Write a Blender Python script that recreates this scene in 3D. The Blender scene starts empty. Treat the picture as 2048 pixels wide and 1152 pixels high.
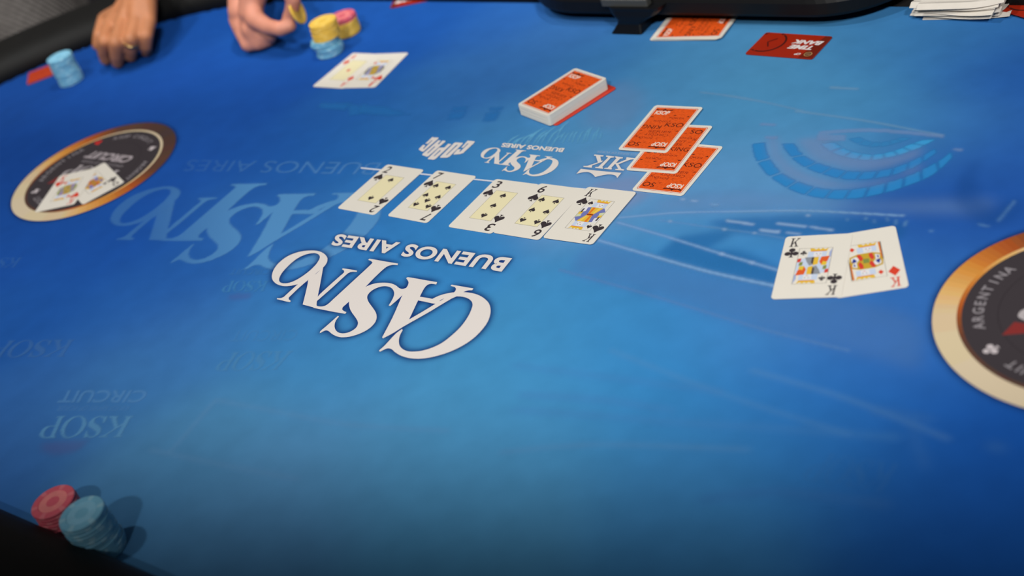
import bpy, math, random
import numpy as np
from mathutils import Vector, Matrix
from mathutils.geometry import tessellate_polygon
random.seed(7); rng = np.random.default_rng(7)
S = bpy.context.scene
COL = S.collection
PI = math.pi

# ------------------------------------------------------------------ camera
TZ = 0.76                                   # height of the playing surface
FPX, PITCH, ROLL, CH = 2596.84429, 0.592858382, 0.344877653, 0.677824691
cp, sp, cr, sr = math.cos(PITCH), math.sin(PITCH), math.cos(ROLL), math.sin(ROLL)
Rv, Uv, Fv = Vector((1, 0, 0)), Vector((0, sp, cp)), Vector((0, cp, -sp))
right, up = cr * Rv - sr * Uv, sr * Rv + cr * Uv
cam = bpy.data.cameras.new('camera'); camo = bpy.data.objects.new('camera', cam); COL.objects.link(camo)
M = Matrix((right, up, -Fv)).transposed().to_4x4(); M.translation = Vector((0, 0, TZ + CH))
camo.matrix_world = M
cam.sensor_width = 36; cam.lens = FPX / 2048 * 36; cam.clip_start = 0.02
cam.dof.use_dof = True; cam.dof.focus_distance = 1.28; cam.dof.aperture_fstop = 3.4
S.camera = camo

# ------------------------------------------------------------------ world, lamps, exposure
w = bpy.data.worlds.new('world'); S.world = w; w.use_nodes = True
w.node_tree.nodes['Background'].inputs[0].default_value = (0.95, 0.97, 1.0, 1)
w.node_tree.nodes['Background'].inputs[1].default_value = 0.07
def area(name, loc, target, size, power, color=(1, 1, 1)):
    l = bpy.data.lights.new(name, 'AREA'); l.size = size; l.energy = power; l.color = color
    o = bpy.data.objects.new(name, l); COL.objects.link(o); o.location = loc
    o.rotation_euler = (Vector(target) - Vector(loc)).to_track_quat('-Z', 'Y').to_euler()
    return o
def spot(name, loc, target, angle, blend, power, radius, color=(1, 1, 1)):
    l = bpy.data.lights.new(name, 'SPOT'); l.spot_size = math.radians(angle); l.spot_blend = blend
    l.energy = power; l.shadow_soft_size = radius; l.color = color
    o = bpy.data.objects.new(name, l); COL.objects.link(o); o.location = loc
    o.rotation_euler = (Vector(target) - Vector(loc)).to_track_quat('-Z', 'Y').to_euler()
    return o
NRM = Vector((.415, .910, 0)).normalized()   # the added lamps' pool is cut along this line to darken the near side
EDGE = Vector((-.066, .672, TZ)); AIM = EDGE + NRM * 30.0
KEY = 1.56
SPOTS = [((-1.5, 1.0, 3.8), 100), ((-0.6, 2.2, 4.0), 70), ((0.8, 1.6, 4.0), 112), ((-0.9, -1.1, 3.0), 125), ((0.5, -1.3, 3.1), 125)]  # added lamps; the last two brighten sides that face the camera
for l, pwr in SPOTS:
    L0 = Vector(l); half = (AIM - L0).angle(EDGE - L0); inner = (AIM - L0).angle(EDGE + NRM * .15 - L0)
    bl = (math.cos(inner) - math.cos(half)) / (1 - math.cos(half))
    spot('added_pool_spot', l, AIM, 2 * math.degrees(half), bl, pwr * KEY, 0.10, (1, 0.985, 0.96))
S.view_settings.view_transform = 'Standard'; S.view_settings.look = 'None'
S.view_settings.gamma = 1; S.view_settings.use_curve_mapping = False
S.view_settings.exposure = 0.0

# ------------------------------------------------------------------ frames
C0 = np.array([-0.031, 1.1564])             # middle of the table
AU = np.array([0.69893, -0.71519]); AV = np.array([0.71519, 0.69893])   # long axis, short axis (towards the dealer)
def UVW(u, v): return C0 + np.multiply.outer(u, AU) + np.multiply.outer(v, AV)
def toUV(p): d = np.asarray(p) - C0; return np.stack([d @ AU, d @ AV], -1)
def at(px, py, h=0.0):
    """point seen at a pixel, h above the playing surface (scene metres)"""
    px = np.asarray(px, float); py = np.asarray(py, float)
    a = px - 1024; b = 576 - py
    x = cr * a + sr * b; y = -sr * a + cr * b
    dy = FPX * cp + y * sp; dz = -FPX * sp + y * cp
    t = -(CH - h) / dz
    return np.stack([x * t, dy * t], -1)
def atl(pts, h=0.0): p = np.array(pts, float); return at(p[:, 0], p[:, 1], h)
def j3(px, py, h): p = at(px, py, h); return np.array([p[0], p[1], TZ + h])

# ------------------------------------------------------------------ materials
def lin(c):
    c = np.array(c, float) / 255; return np.where(c <= .04045, c / 12.92, ((c + .055) / 1.055) ** 2.4)
MATS = {}
def mat(name, rgb, rough=0.6, metal=0.0, alpha=None, noise=0.0, nscale=60, bump=0.0, bscale=400, spec=0.5, srgb=True, attr=None, attr_alpha=False, k=1.0, nodes=None):
    if name in MATS: return MATS[name]
    m = bpy.data.materials.new(name); m.use_nodes = True; nt = m.node_tree; N = nt.nodes; L = nt.links
    b = N['Principled BSDF']
    c = lin(rgb) * k if srgb else np.array(rgb)
    b.inputs['Base Color'].default_value = (*c, 1)
    b.inputs['Roughness'].default_value = rough; b.inputs['Metallic'].default_value = metal
    b.inputs['Specular IOR Level'].default_value = spec
    src = None
    if attr:
        a = N.new('ShaderNodeAttribute'); a.attribute_name = attr; src = a.outputs['Color']
    tc = N.new('ShaderNodeTexCoord')
    if noise:
        n = N.new('ShaderNodeTexNoise'); n.inputs['Scale'].default_value = nscale; n.inputs['Detail'].default_value = 4
        L.new(tc.outputs['Object'], n.inputs['Vector'])
        mr = N.new('ShaderNodeMapRange'); mr.inputs['To Min'].default_value = 1 - noise; mr.inputs['To Max'].default_value = 1 + noise
        mr.inputs['From Min'].default_value = 0.25; mr.inputs['From Max'].default_value = 0.75
        L.new(n.outputs['Fac'], mr.inputs['Value'])
        mx = N.new('ShaderNodeMix'); mx.data_type = 'RGBA'; mx.blend_type = 'MULTIPLY'; mx.inputs['Factor'].default_value = 1
        if src: L.new(src, mx.inputs['A'])
        else: mx.inputs['A'].default_value = (*c, 1)
        L.new(mr.outputs['Result'], mx.inputs['B']); src = mx.outputs['Result']
    if src: L.new(src, b.inputs['Base Color'])
    if bump:
        n2 = N.new('ShaderNodeTexNoise'); n2.inputs['Scale'].default_value = bscale; n2.inputs['Detail'].default_value = 2
        L.new(tc.outputs['Object'], n2.inputs['Vector'])
        bp = N.new('ShaderNodeBump'); bp.inputs['Strength'].default_value = bump; bp.inputs['Distance'].default_value = 0.001
        L.new(n2.outputs['Fac'], bp.inputs['Height']); L.new(bp.outputs['Normal'], b.inputs['Normal'])
    if alpha is not None or attr_alpha:
        tr = N.new('ShaderNodeBsdfTransparent'); ms = N.new('ShaderNodeMixShader')
        L.new(tr.outputs[0], ms.inputs[1]); L.new(b.outputs[0], ms.inputs[2])
        if attr_alpha:
            a2 = N.new('ShaderNodeAttribute'); a2.attribute_name = 'coverage'; L.new(a2.outputs['Fac'], ms.inputs[0])
        else: ms.inputs[0].default_value = alpha
        L.new(ms.outputs[0], N['Material Output'].inputs['Surface'])
    MATS[name] = m; return m
def ink(rgb, a=None, rough=0.75):
    return mat('ink_%d_%d_%d_%s' % (*rgb, a), rgb, rough, alpha=a, spec=0.2)
def soft_ink(rgb): return mat('soft_ink_%d_%d_%d' % tuple(rgb), rgb, 0.85, k=1.12, attr_alpha=True, spec=0.15)

# ------------------------------------------------------------------ object helpers
def link(name, me, parent=None, loc=None):
    o = bpy.data.objects.new(name, me); COL.objects.link(o)
    if parent: o.parent = parent
    if loc is not None: o.location = loc
    return o
def tag(o, label=None, cat=None, group=None, kind=None):
    if label: o['label'] = label
    if cat: o['category'] = cat
    if group: o['group'] = group
    if kind: o['kind'] = kind
    return o
def empty(name, loc, rz=0.0):
    o = bpy.data.objects.new(name, None); COL.objects.link(o); o.location = loc; o.rotation_euler = (0, 0, rz)
    o.empty_display_size = .05; return o
def mesh(name, V, F, mats, midx=None, smooth=False):
    me = bpy.data.meshes.new(name); me.from_pydata([tuple(map(float, v)) for v in V], [], [tuple(map(int, f)) for f in F])
    for m in (mats if isinstance(mats, (list, tuple)) else [mats]): me.materials.append(m)
    if midx is not None: me.polygons.foreach_set('material_index', midx)
    if smooth: me.polygons.foreach_set('use_smooth', [True] * len(me.polygons))
    me.update(); return me
class Flat:
    """flat print: polygons of several inks in one mesh, each layer a hair above the last"""
    def __init__(s, z=0.0, dz=0.00002): s.V = []; s.F = []; s.I = []; s.m = []; s.z = z; s.dz = dz; s.n = 0
    def mi(s, m):
        if m not in s.m: s.m.append(m)
        return s.m.index(m)
    def poly(s, loops, m, z=None):
        if not isinstance(loops[0][0], (list, tuple, np.ndarray)): loops = [loops]
        z = s.z + s.n * s.dz if z is None else z; s.n += 1
        vs = [Vector((float(p[0]), float(p[1]), 0)) for l in loops for p in l]
        tris = tessellate_polygon([[Vector((float(p[0]), float(p[1]), 0)) for p in l] for l in loops])
        b = len(s.V); s.V += [(v.x, v.y, z) for v in vs]; k = s.mi(m)
        for t in tris:
            a, b2, c = [vs[i] for i in t]
            if (b2 - a).cross(c - a).z < 0: t = t[::-1]
            s.F.append([b + i for i in t]); s.I.append(k)
    def tri(s, V, F, m, z=None):
        z = s.z + s.n * s.dz if z is None else z; s.n += 1
        b = len(s.V); s.V += [(v[0], v[1], z) for v in V]; k = s.mi(m)
        for f in F:
            a, b2, c = [np.array(V[i]) for i in f]
            d = (b2 - a)[0] * (c - a)[1] - (b2 - a)[1] * (c - a)[0]
            f = f if d >= 0 else f[::-1]
            s.F.append([b + i for i in f]); s.I.append(k)
    def build(s, name): return mesh(name, s.V, s.F, s.m, s.I)
def smooth_loop(pts, corner=50, n=4):
    """Catmull-Rom through a closed loop, keeping sharp corners"""
    P = np.array(pts, float); N = len(P); sharp = []
    for i in range(N):
        a = P[i] - P[i - 1]; b = P[(i + 1) % N] - P[i]
        ang = abs(math.degrees(math.atan2(a[0] * b[1] - a[1] * b[0], a @ b))); sharp.append(ang > corner)
    out = []
    for i in range(N):
        p0, p1, p2, p3 = P[i - 1], P[i], P[(i + 1) % N], P[(i + 2) % N]
        d = np.linalg.norm(p2 - p1)
        m1 = (p2 - p1) if sharp[i] else (p2 - p0) / max(np.linalg.norm(p2 - p0), 1e-9) * d
        m2 = (p2 - p1) if sharp[(i + 1) % N] else (p3 - p1) / max(np.linalg.norm(p3 - p1), 1e-9) * d
        for k in range(n):
            t = k / n; t2, t3 = t * t, t * t * t
            out.append((2 * t3 - 3 * t2 + 1) * p1 + (t3 - 2 * t2 + t) * m1 + (-2 * t3 + 3 * t2) * p2 + (t3 - t2) * m2)
    return np.array(out)
def ribbon(pts, width, closed=False):
    P = np.array(pts, float)
    if len(P) > 2:
        # resample by Catmull-Rom
        Q = []
        for i in range(len(P) - 1):
            p0 = P[max(i - 1, 0)]; p1 = P[i]; p2 = P[i + 1]; p3 = P[min(i + 2, len(P) - 1)]
            for t in np.linspace(0, 1, 6, endpoint=False):
                Q.append(.5 * ((2 * p1) + (p2 - p0) * t + (2 * p0 - 5 * p1 + 4 * p2 - p3) * t * t + (3 * p1 - p0 - 3 * p2 + p3) * t ** 3))
        Q.append(P[-1]); P = np.array(Q)
    T = np.gradient(P, axis=0); T /= np.linalg.norm(T, axis=1, keepdims=True) + 1e-12
    Nn = np.stack([-T[:, 1], T[:, 0]], 1)
    wd = np.interp(np.linspace(0, 1, len(P)), np.linspace(0, 1, len(np.atleast_1d(width))), np.atleast_1d(width))[:, None] / 2
    return np.concatenate([P + Nn * wd, (P - Nn * wd)[::-1]])
TXT = {}
def text2d(s, bold=0.0, res=6, space=1.0):
    k = (s, bold, res, space)
    if k in TXT: return TXT[k]
    cu = bpy.data.curves.new('t', 'FONT'); cu.body = s; cu.size = 1; cu.offset = bold; cu.resolution_u = res; cu.space_character = space
    cu.dimensions = '2D'; cu.fill_mode = 'FRONT'
    o = bpy.data.objects.new('t', cu); COL.objects.link(o)
    dg = bpy.context.evaluated_depsgraph_get(); me = o.evaluated_get(dg).to_mesh()
    V = np.array([v.co[:2] for v in me.vertices]); F = []
    for p in me.polygons:
        q = list(p.vertices)
        for i in range(1, len(q) - 1): F.append([q[0], q[i], q[i + 1]])
    o.evaluated_get(dg).to_mesh_clear(); bpy.data.objects.remove(o); bpy.data.curves.remove(cu)
    lo, hi = V.min(0), V.max(0); TXT[k] = ((V - lo) / (hi - lo), F, (hi - lo)); return TXT[k]
def quadmap(V, q):
    """unit square -> quad given as BL, BR, TR, TL"""
    q = [np.array(a, float) for a in q]; x = V[:, :1]; y = V[:, 1:2]
    return q[0] * (1 - x) * (1 - y) + q[1] * x * (1 - y) + q[2] * x * y + q[3] * (1 - x) * y
def boxq(cx, cy, w_, h_, rot=0, slant=0.0):
    c, s_ = math.cos(rot), math.sin(rot)
    P = [(-w_ / 2 - slant * h_ / 2, -h_ / 2), (w_ / 2 - slant * h_ / 2, -h_ / 2), (w_ / 2 + slant * h_ / 2, h_ / 2), (-w_ / 2 + slant * h_ / 2, h_ / 2)]
    return [(cx + c * x - s_ * y, cy + s_ * x + c * y) for x, y in P]
def soft_patch(V2, F, res, blur, strength, fade=None):
    """blurred coverage of flat triangles, sampled on a fine grid -> (verts, quads, coverage)"""
    lo = V2.min(0) - blur * 3; hi = V2.max(0) + blur * 3
    nx, ny = [int((hi[i] - lo[i]) / res) + 2 for i in (0, 1)]
    Mk = np.zeros((ny, nx)); gx = lo[0] + np.arange(nx) * res; gy = lo[1] + np.arange(ny) * res
    for f in F:
        a, b, c = V2[f[0]], V2[f[1]], V2[f[2]]
        x0, y0 = np.minimum(np.minimum(a, b), c); x1, y1 = np.maximum(np.maximum(a, b), c)
        i0, i1 = int((x0 - lo[0]) / res), int((x1 - lo[0]) / res) + 2; k0, k1 = int((y0 - lo[1]) / res), int((y1 - lo[1]) / res) + 2
        X, Y = np.meshgrid(gx[i0:i1], gy[k0:k1])
        d = lambda p, q: (q[0] - p[0]) * (Y - p[1]) - (q[1] - p[1]) * (X - p[0])
        d1, d2, d3 = d(a, b), d(b, c), d(c, a)
        ins = ((d1 >= 0) & (d2 >= 0) & (d3 >= 0)) | ((d1 <= 0) & (d2 <= 0) & (d3 <= 0))
        Mk[k0:k1, i0:i1] = np.maximum(Mk[k0:k1, i0:i1], ins)
    s = blur / res; kx = np.arange(-int(3 * s), int(3 * s) + 1); K = np.exp(-kx ** 2 / (2 * s * s)); K /= K.sum()
    Mk = np.apply_along_axis(lambda r: np.convolve(r, K, 'same'), 1, Mk); Mk = np.apply_along_axis(lambda r: np.convolve(r, K, 'same'), 0, Mk)
    Mk = np.clip(Mk * strength, 0, 1)
    X, Y = np.meshgrid(gx, gy)
    if fade is not None: Mk = Mk * fade(X, Y)
    keep = Mk > .012
    cell = keep[:-1, :-1] | keep[1:, :-1] | keep[:-1, 1:] | keep[1:, 1:]
    idx = -np.ones(Mk.shape, int); need = np.zeros(Mk.shape, bool)
    need[:-1, :-1] |= cell; need[1:, :-1] |= cell; need[:-1, 1:] |= cell; need[1:, 1:] |= cell
    idx[need] = np.arange(need.sum())
    V = np.stack([X[need], Y[need]], 1); yy, xx = np.nonzero(cell)
    Q = np.stack([idx[yy, xx], idx[yy, xx + 1], idx[yy + 1, xx + 1], idx[yy + 1, xx]], 1)
    return V, Q, Mk[need]

# ------------------------------------------------------------------ setting
fm = mat('carpet', (38, 34, 40), 0.95, noise=0.35, nscale=9, bump=0.4, bscale=300)
fl = link('floor', mesh('floor', [(-6, -5, -0.05), (6, -5, -0.05), (6, 8, -0.05), (-6, 8, -0.05), (-6, -5, 0), (6, -5, 0), (6, 8, 0), (-6, 8, 0)],
          [(4, 5, 6, 7), (3, 2, 1, 0), (0, 1, 5, 4), (1, 2, 6, 5), (2, 3, 7, 6), (3, 0, 4, 7)], fm)); fl['kind'] = 'structure'

wm = mat('wall_paint', (70, 66, 66), .9, noise=.1, nscale=3)
for nm, (x0, x1, y0, y1) in dict(wall_left=(-6, -5.9, -5, 8), wall_right=(5.9, 6, -5, 8), wall_back=(-5.9, 5.9, 7.9, 8), wall_front=(-5.9, 5.9, -5, -4.9)).items():
    V = [(x, y, z) for z in (0, 4.6) for x, y in ((x0, y0), (x1, y0), (x1, y1), (x0, y1))]
    link(nm, mesh(nm, V, [(3, 2, 1, 0), (4, 5, 6, 7), (0, 1, 5, 4), (1, 2, 6, 5), (2, 3, 7, 6), (3, 0, 4, 7)], wm))['kind'] = 'structure'
# ------------------------------------------------------------------ the poker table
HL, RF, VO = 0.640, 0.478, -0.012                        # half straight length, end radius of the felt
TABLE = empty('poker_table', (C0[0], C0[1], 0))
tag(TABLE, 'large oval poker table with printed blue playing cloth and black padded rail', 'table')
def tpart(name, V, F, mats, midx=None, smooth=False, label=None, kind=None):
    V = [(v[0] - C0[0], v[1] - C0[1], v[2]) for v in V]
    o = link(name, mesh(name, V, F, mats, midx, smooth), TABLE)
    if label: o['label'] = label
    if kind: o['kind'] = kind
    return o
# colours of the printed cloth, read off the picture at these pixels
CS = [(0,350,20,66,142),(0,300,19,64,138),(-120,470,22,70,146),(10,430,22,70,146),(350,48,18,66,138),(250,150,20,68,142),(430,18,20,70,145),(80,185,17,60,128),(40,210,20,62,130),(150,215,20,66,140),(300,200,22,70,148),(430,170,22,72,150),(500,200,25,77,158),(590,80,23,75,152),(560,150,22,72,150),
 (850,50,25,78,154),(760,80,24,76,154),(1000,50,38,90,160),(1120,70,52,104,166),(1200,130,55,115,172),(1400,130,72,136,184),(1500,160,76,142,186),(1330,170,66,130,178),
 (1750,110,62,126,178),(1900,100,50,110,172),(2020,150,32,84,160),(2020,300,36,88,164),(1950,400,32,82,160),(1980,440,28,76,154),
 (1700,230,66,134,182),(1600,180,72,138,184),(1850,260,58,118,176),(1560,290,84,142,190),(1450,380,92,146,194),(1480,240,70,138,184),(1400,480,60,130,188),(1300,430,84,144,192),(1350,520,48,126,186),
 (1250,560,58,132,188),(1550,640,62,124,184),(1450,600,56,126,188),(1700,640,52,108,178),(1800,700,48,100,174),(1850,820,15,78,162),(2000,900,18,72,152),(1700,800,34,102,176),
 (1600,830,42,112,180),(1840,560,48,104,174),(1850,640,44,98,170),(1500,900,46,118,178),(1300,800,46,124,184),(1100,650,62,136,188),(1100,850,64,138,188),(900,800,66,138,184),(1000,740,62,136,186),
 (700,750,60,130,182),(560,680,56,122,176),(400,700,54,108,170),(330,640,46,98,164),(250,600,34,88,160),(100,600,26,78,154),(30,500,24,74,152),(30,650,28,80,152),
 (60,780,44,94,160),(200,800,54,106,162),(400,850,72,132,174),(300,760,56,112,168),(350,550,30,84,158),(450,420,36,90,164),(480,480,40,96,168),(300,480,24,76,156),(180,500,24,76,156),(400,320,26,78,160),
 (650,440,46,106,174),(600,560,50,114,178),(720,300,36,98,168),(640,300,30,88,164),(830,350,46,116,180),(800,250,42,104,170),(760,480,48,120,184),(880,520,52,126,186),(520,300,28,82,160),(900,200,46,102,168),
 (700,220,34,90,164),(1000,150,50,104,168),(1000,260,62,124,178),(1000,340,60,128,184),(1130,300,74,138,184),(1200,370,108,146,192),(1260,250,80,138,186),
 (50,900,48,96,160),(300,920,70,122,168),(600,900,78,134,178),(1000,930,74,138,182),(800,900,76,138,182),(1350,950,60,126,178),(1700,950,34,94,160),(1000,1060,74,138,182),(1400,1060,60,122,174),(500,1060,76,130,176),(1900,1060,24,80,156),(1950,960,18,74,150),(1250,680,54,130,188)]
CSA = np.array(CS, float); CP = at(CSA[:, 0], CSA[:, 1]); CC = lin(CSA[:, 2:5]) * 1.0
ALB = 1.05
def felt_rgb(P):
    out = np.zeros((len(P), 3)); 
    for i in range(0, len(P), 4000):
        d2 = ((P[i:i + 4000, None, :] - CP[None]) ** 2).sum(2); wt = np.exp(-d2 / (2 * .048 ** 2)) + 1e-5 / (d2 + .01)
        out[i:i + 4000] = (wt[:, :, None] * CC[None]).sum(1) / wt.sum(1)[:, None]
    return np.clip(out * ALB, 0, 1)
gu = np.arange(-1.13, 1.131, .009); gv = np.arange(-.476, .4761, .009) + VO; gv[-1] = .476 + VO
GU, GV = np.meshgrid(gu, gv)
du = np.maximum(np.abs(GU) - HL, 0); rr = np.hypot(du, GV - VO); inside = rr < RF + .004
cell = inside[:-1, :-1] & inside[1:, :-1] & inside[:-1, 1:] & inside[1:, 1:]
need = np.zeros(inside.shape, bool); need[:-1, :-1] |= cell; need[1:, :-1] |= cell; need[:-1, 1:] |= cell; need[1:, 1:] |= cell
idx = -np.ones(inside.shape, int); idx[need] = np.arange(need.sum())
P2 = UVW(GU[need], GV[need]); yy, xx = np.nonzero(cell)
Q = np.stack([idx[yy, xx], idx[yy, xx + 1], idx[yy + 1, xx + 1], idx[yy + 1, xx]], 1)
if True:
    a, b, c = P2[Q[0][0]], P2[Q[0][1]], P2[Q[0][2]]
    if (b - a)[0] * (c - a)[1] - (b - a)[1] * (c - a)[0] < 0: Q = Q[:, ::-1]
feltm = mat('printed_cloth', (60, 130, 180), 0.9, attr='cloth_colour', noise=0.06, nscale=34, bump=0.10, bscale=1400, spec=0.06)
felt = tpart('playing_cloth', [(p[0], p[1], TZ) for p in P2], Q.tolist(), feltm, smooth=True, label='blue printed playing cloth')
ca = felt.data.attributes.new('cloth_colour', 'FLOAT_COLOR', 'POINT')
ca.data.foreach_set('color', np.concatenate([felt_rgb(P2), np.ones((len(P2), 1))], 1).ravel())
def stadium(off, n=40):
    out = []
    for sgn, a0 in ((1, -PI / 2), (-1, PI / 2)):
        for k in range(n + 1):
            a = a0 + PI * k / n; out.append((sgn * HL + math.cos(a) * off, math.sin(a) * off))
        # straight part gets extra points
        s0, s1 = out[-1], (-sgn * HL, out[-1][1])
        for k in range(1, 14): out.append((s0[0] + (s1[0] - s0[0]) * k / 14, s0[1]))
    return np.array(out) + [0, VO]
def sweep(profile, name, m, smooth=True, notch=None, **kw):
    rings = [stadium(r) for r, z in profile]; n = len(rings[0]); V = []; F = []
    for R_, (r, z) in zip(rings, profile):
        for p in UVW(R_[:, 0], R_[:, 1]): V.append((p[0], p[1], z))
    for a in range(len(profile)):
        b = (a + 1) % len(profile)
        for i in range(n):
            k = (i + 1) % n
            if notch and rings[0][i][1] > 0 and rings[0][k][1] > 0 and abs((rings[0][i][0] + rings[0][k][0]) / 2 - notch[0]) < notch[1]: continue
            F.append((a * n + i, b * n + i, b * n + k, a * n + k))
    if notch:
        gone = [i for i in range(n) if rings[0][i][1] > 0 and rings[0][(i + 1) % n][1] > 0 and abs((rings[0][i][0] + rings[0][(i + 1) % n][0]) / 2 - notch[0]) < notch[1]]
        F.append(tuple(a * n + min(gone) for a in range(len(profile)))); F.append(tuple(a * n + max(gone) + 1 for a in range(len(profile)))[::-1])
    return tpart(name, V, F, m, smooth=smooth, **kw)
leather = mat('black_leatherette', (12, 12, 11), 0.62, noise=0.2, nscale=40, bump=0.35, bscale=700, spec=0.22)
wood_dark = mat('dark_base', (30, 28, 28), 0.6, noise=0.25, nscale=12)
prof = []
for k in range(20):
    a = 2 * PI * k / 20; x, z = math.cos(a), math.sin(a)
    prof.append((RF + .062 - .066 * (abs(x) ** .75) * (1 if x > 0 else -1), TZ + .008 + .030 * (abs(z) ** .8) * (1 if z > 0 else -1)))
sweep(prof, 'padded_rail', leather, label='black padded armrest rail', notch=(.055, .28))
sweep([(RF + .10, TZ - .02), (RF + .10, TZ - .10), (RF + .085, TZ - .10), (RF + .085, TZ - .02)], 'apron', wood_dark, smooth=False)
st = stadium(RF + .03); p = UVW(st[:, 0], st[:, 1]); n = len(p)
V = [(a[0], a[1], TZ - .004) for a in p] + [(a[0], a[1], TZ - .03) for a in p]
tpart('table_board', V, [tuple(range(n)), tuple(range(2 * n - 1, n - 1, -1))] + [(i, (i + 1) % n, n + (i + 1) % n, n + i)[::-1] for i in range(n)], wood_dark)
for s_ in (-1, 1):
    for t_ in (-1, 1):
        V = []
        for z, r in ((0, .045), (.03, .045), (.05, .03), (TZ - .03, .03)):
            for k in range(16):
                c = UVW(s_ * .62, t_ * .2); V.append((c[0] + r * math.cos(k * PI / 8), c[1] + r * math.sin(k * PI / 8), z))
        F = [(a * 16 + k, a * 16 + (k + 1) % 16, (a + 1) * 16 + (k + 1) % 16, (a + 1) * 16 + k) for a in range(3) for k in range(16)] + [tuple(range(15, -1, -1))]
        tpart('leg', V, F, wood_dark, smooth=True)

# ------------------------------------------------------------------ print on the cloth
Z0 = TZ
LAY = [0]
def layer():
    LAY[0] += 1; return Z0 + .00006 + LAY[0] * .000006
def print_soft(name, V2, F, rgb, blur, strength, res=None, fade=None, label=None):
    res = res or max(blur / 2.2, .0007)
    V, Qs, A = soft_patch(np.asarray(V2), F, res, blur, strength, fade)
    z = layer()
    o = tpart(name, [(v[0], v[1], z) for v in V], Qs.tolist(), soft_ink(rgb), label=label)
    at_ = o.data.attributes.new('coverage', 'FLOAT', 'POINT'); at_.data.foreach_set('value', A); return o
def print_flat(name, items, label=None):
    """items: list of (loops or (V,F)), ink"""
    fl_ = Flat(layer(), .000002)
    for it, m in items:
        if isinstance(it, tuple): fl_.tri(it[0], it[1], m)
        else: fl_.poly(it, m)
    return tpart(name, fl_.V, fl_.F, fl_.m, fl_.I, label=label)
def tess(loops):
    vs = [np.array(p[:2], float) for l in loops for p in l]
    return np.array(vs), [list(t) for t in tessellate_polygon([[Vector((float(p[0]), float(p[1]), 0)) for p in l] for l in loops])]
def text_on(s, q, bold=.0, px=True, space=1.0):
    V, F, _ = text2d(s, bold, space=space)
    return quadmap(V, [at(*a) for a in q] if px else q), F

T1 = lambda pts: [(540 + x / 7.68, 490 + y / 7.68) for x, y in pts]
T2 = lambda pts: [(630 + x / 6.4, 500 + y / 6.4) for x, y in pts]
T3 = lambda pts: [(750 + x / 6.064, 540 + y / 6.064) for x, y in pts]
LOGO = [
 [T1([(820,350),(700,450),(600,530),(470,595),(330,630),(220,637),(120,612),(60,567),(32,510),(38,440),(80,350),(160,260),(270,180),(400,125),(520,98),(620,90),(700,92),(780,110),(840,145),(880,195),(885,240),(868,290)]),
  T1([(690,130),(740,145),(765,172),(765,210),(740,260),(690,325),(600,410),(500,485),(400,545),(300,585),(220,595),(165,582),(142,550),(150,500),(190,430),(260,350),(350,265),(450,195),(540,155),(620,135)])],
 [T1([(600,520),(580,610),(545,760),(505,920),(600,945),(715,975),(722,880),(735,800),(775,600),(820,345),(720,440)])],
 [T1([(725,810),(900,640),(1080,480),(1138,428),(1142,400),(1108,378),(1120,364),(1220,378),(1340,400),(1335,418),(1270,418),(1215,432),(1160,475),(960,660),(760,835),(722,870),(712,905),(722,935),(700,960),(690,900)])],
 [T1([(590,520),(590,540),(440,670),(320,785),(292,815),(292,842),(322,864),(310,882),(260,875),(180,855),(108,838),(112,822),(160,822),(210,805),(250,770),(360,670),(470,580)])],
 [T2([(682,130),(702,118),(880,148),(1065,178),(1060,198),(990,196),(935,212),(885,245),(760,362),(640,485),(520,590),(400,700),(358,738),(350,765),(370,785),(405,800),(390,822),(260,800),(130,775),(-20,745),(5,708),(30,722),(75,728),(120,722),(170,695),(230,640),(480,410),(720,188),(738,165),(722,148)])],
 [T2([(945,715),(985,650),(1010,595),(1015,550),(1000,512),(965,482),(900,468),(830,478),(750,512),(690,562),(670,612),(690,672),(735,735),(778,800),(792,860),(775,925),(720,990),(640,1045),(540,1088),(440,1115),(340,1122),(270,1106),(210,1072),(175,1042),(135,1035),(65,1070),(68,1048),(140,985),(295,848),(310,856),(275,900),(255,950),(255,1000),(280,1045),(330,1070),(400,1068),(470,1042),(525,1002),(550,960),(550,922),(520,868),(465,790),(440,722),(440,662),(470,610),(560,540),(640,482),(720,447),(800,428),(900,424),(980,434),(1040,460),(1080,492),(1120,503),(1175,490),(1140,560),(1060,640),(965,722)])],
 [T3([(380,104),(400,92),(580,122),(755,152),(745,180),(690,172),(645,182),(608,215),(575,270),(525,372),(470,490),(415,605),(570,515),(740,412),(860,340),(940,290),(975,260),(985,235),(972,212),(918,198),(932,183),(1060,205),(1195,228),(1182,250),(1125,254),(1060,280),(1000,320),(930,352),(640,525),(345,692),(230,765),(100,834),(88,822),(210,590),(320,340),(345,280),(330,240),(375,225),(400,190),(408,150)])],
 [T3([(540,328),(700,355),(820,392),(745,415),(600,388),(520,373)])],
 [T3([(695,356),(780,316),(870,290),(960,276),(1060,273),(1150,280),(1240,302),(1320,345),(1380,405),(1402,470),(1400,540),(1370,630),(1300,730),(1200,830),(1060,925),(900,1000),(720,1055),(560,1080),(430,1075),(320,1045),(250,1005),(205,966),(165,955),(125,965),(62,996),(50,982),(120,920),(250,780),(330,720),(338,735),(308,790),(292,855),(300,920),(340,965),(400,990),(480,994),(580,982),(700,945),(820,885),(930,800),(1040,695),(1130,570),(1182,450),(1180,400),(1150,362),(1090,335),(1010,325),(930,333),(850,348),(800,368),(770,392)])],
]
LOGO = [[at(*smooth_loop(l, 45, 3).T) for l in loops] for loops in LOGO]
def affine_fit(src, dst):
    A = np.c_[np.array(src), np.ones(len(src))]; X, *_ = np.linalg.lstsq(A, np.array(dst), rcond=None); return lambda P: np.c_[P, np.ones(len(P))] @ X
def logo_at(f=None): return [[(f(l) if f else l) for l in loops] for loops in LOGO]
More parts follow.
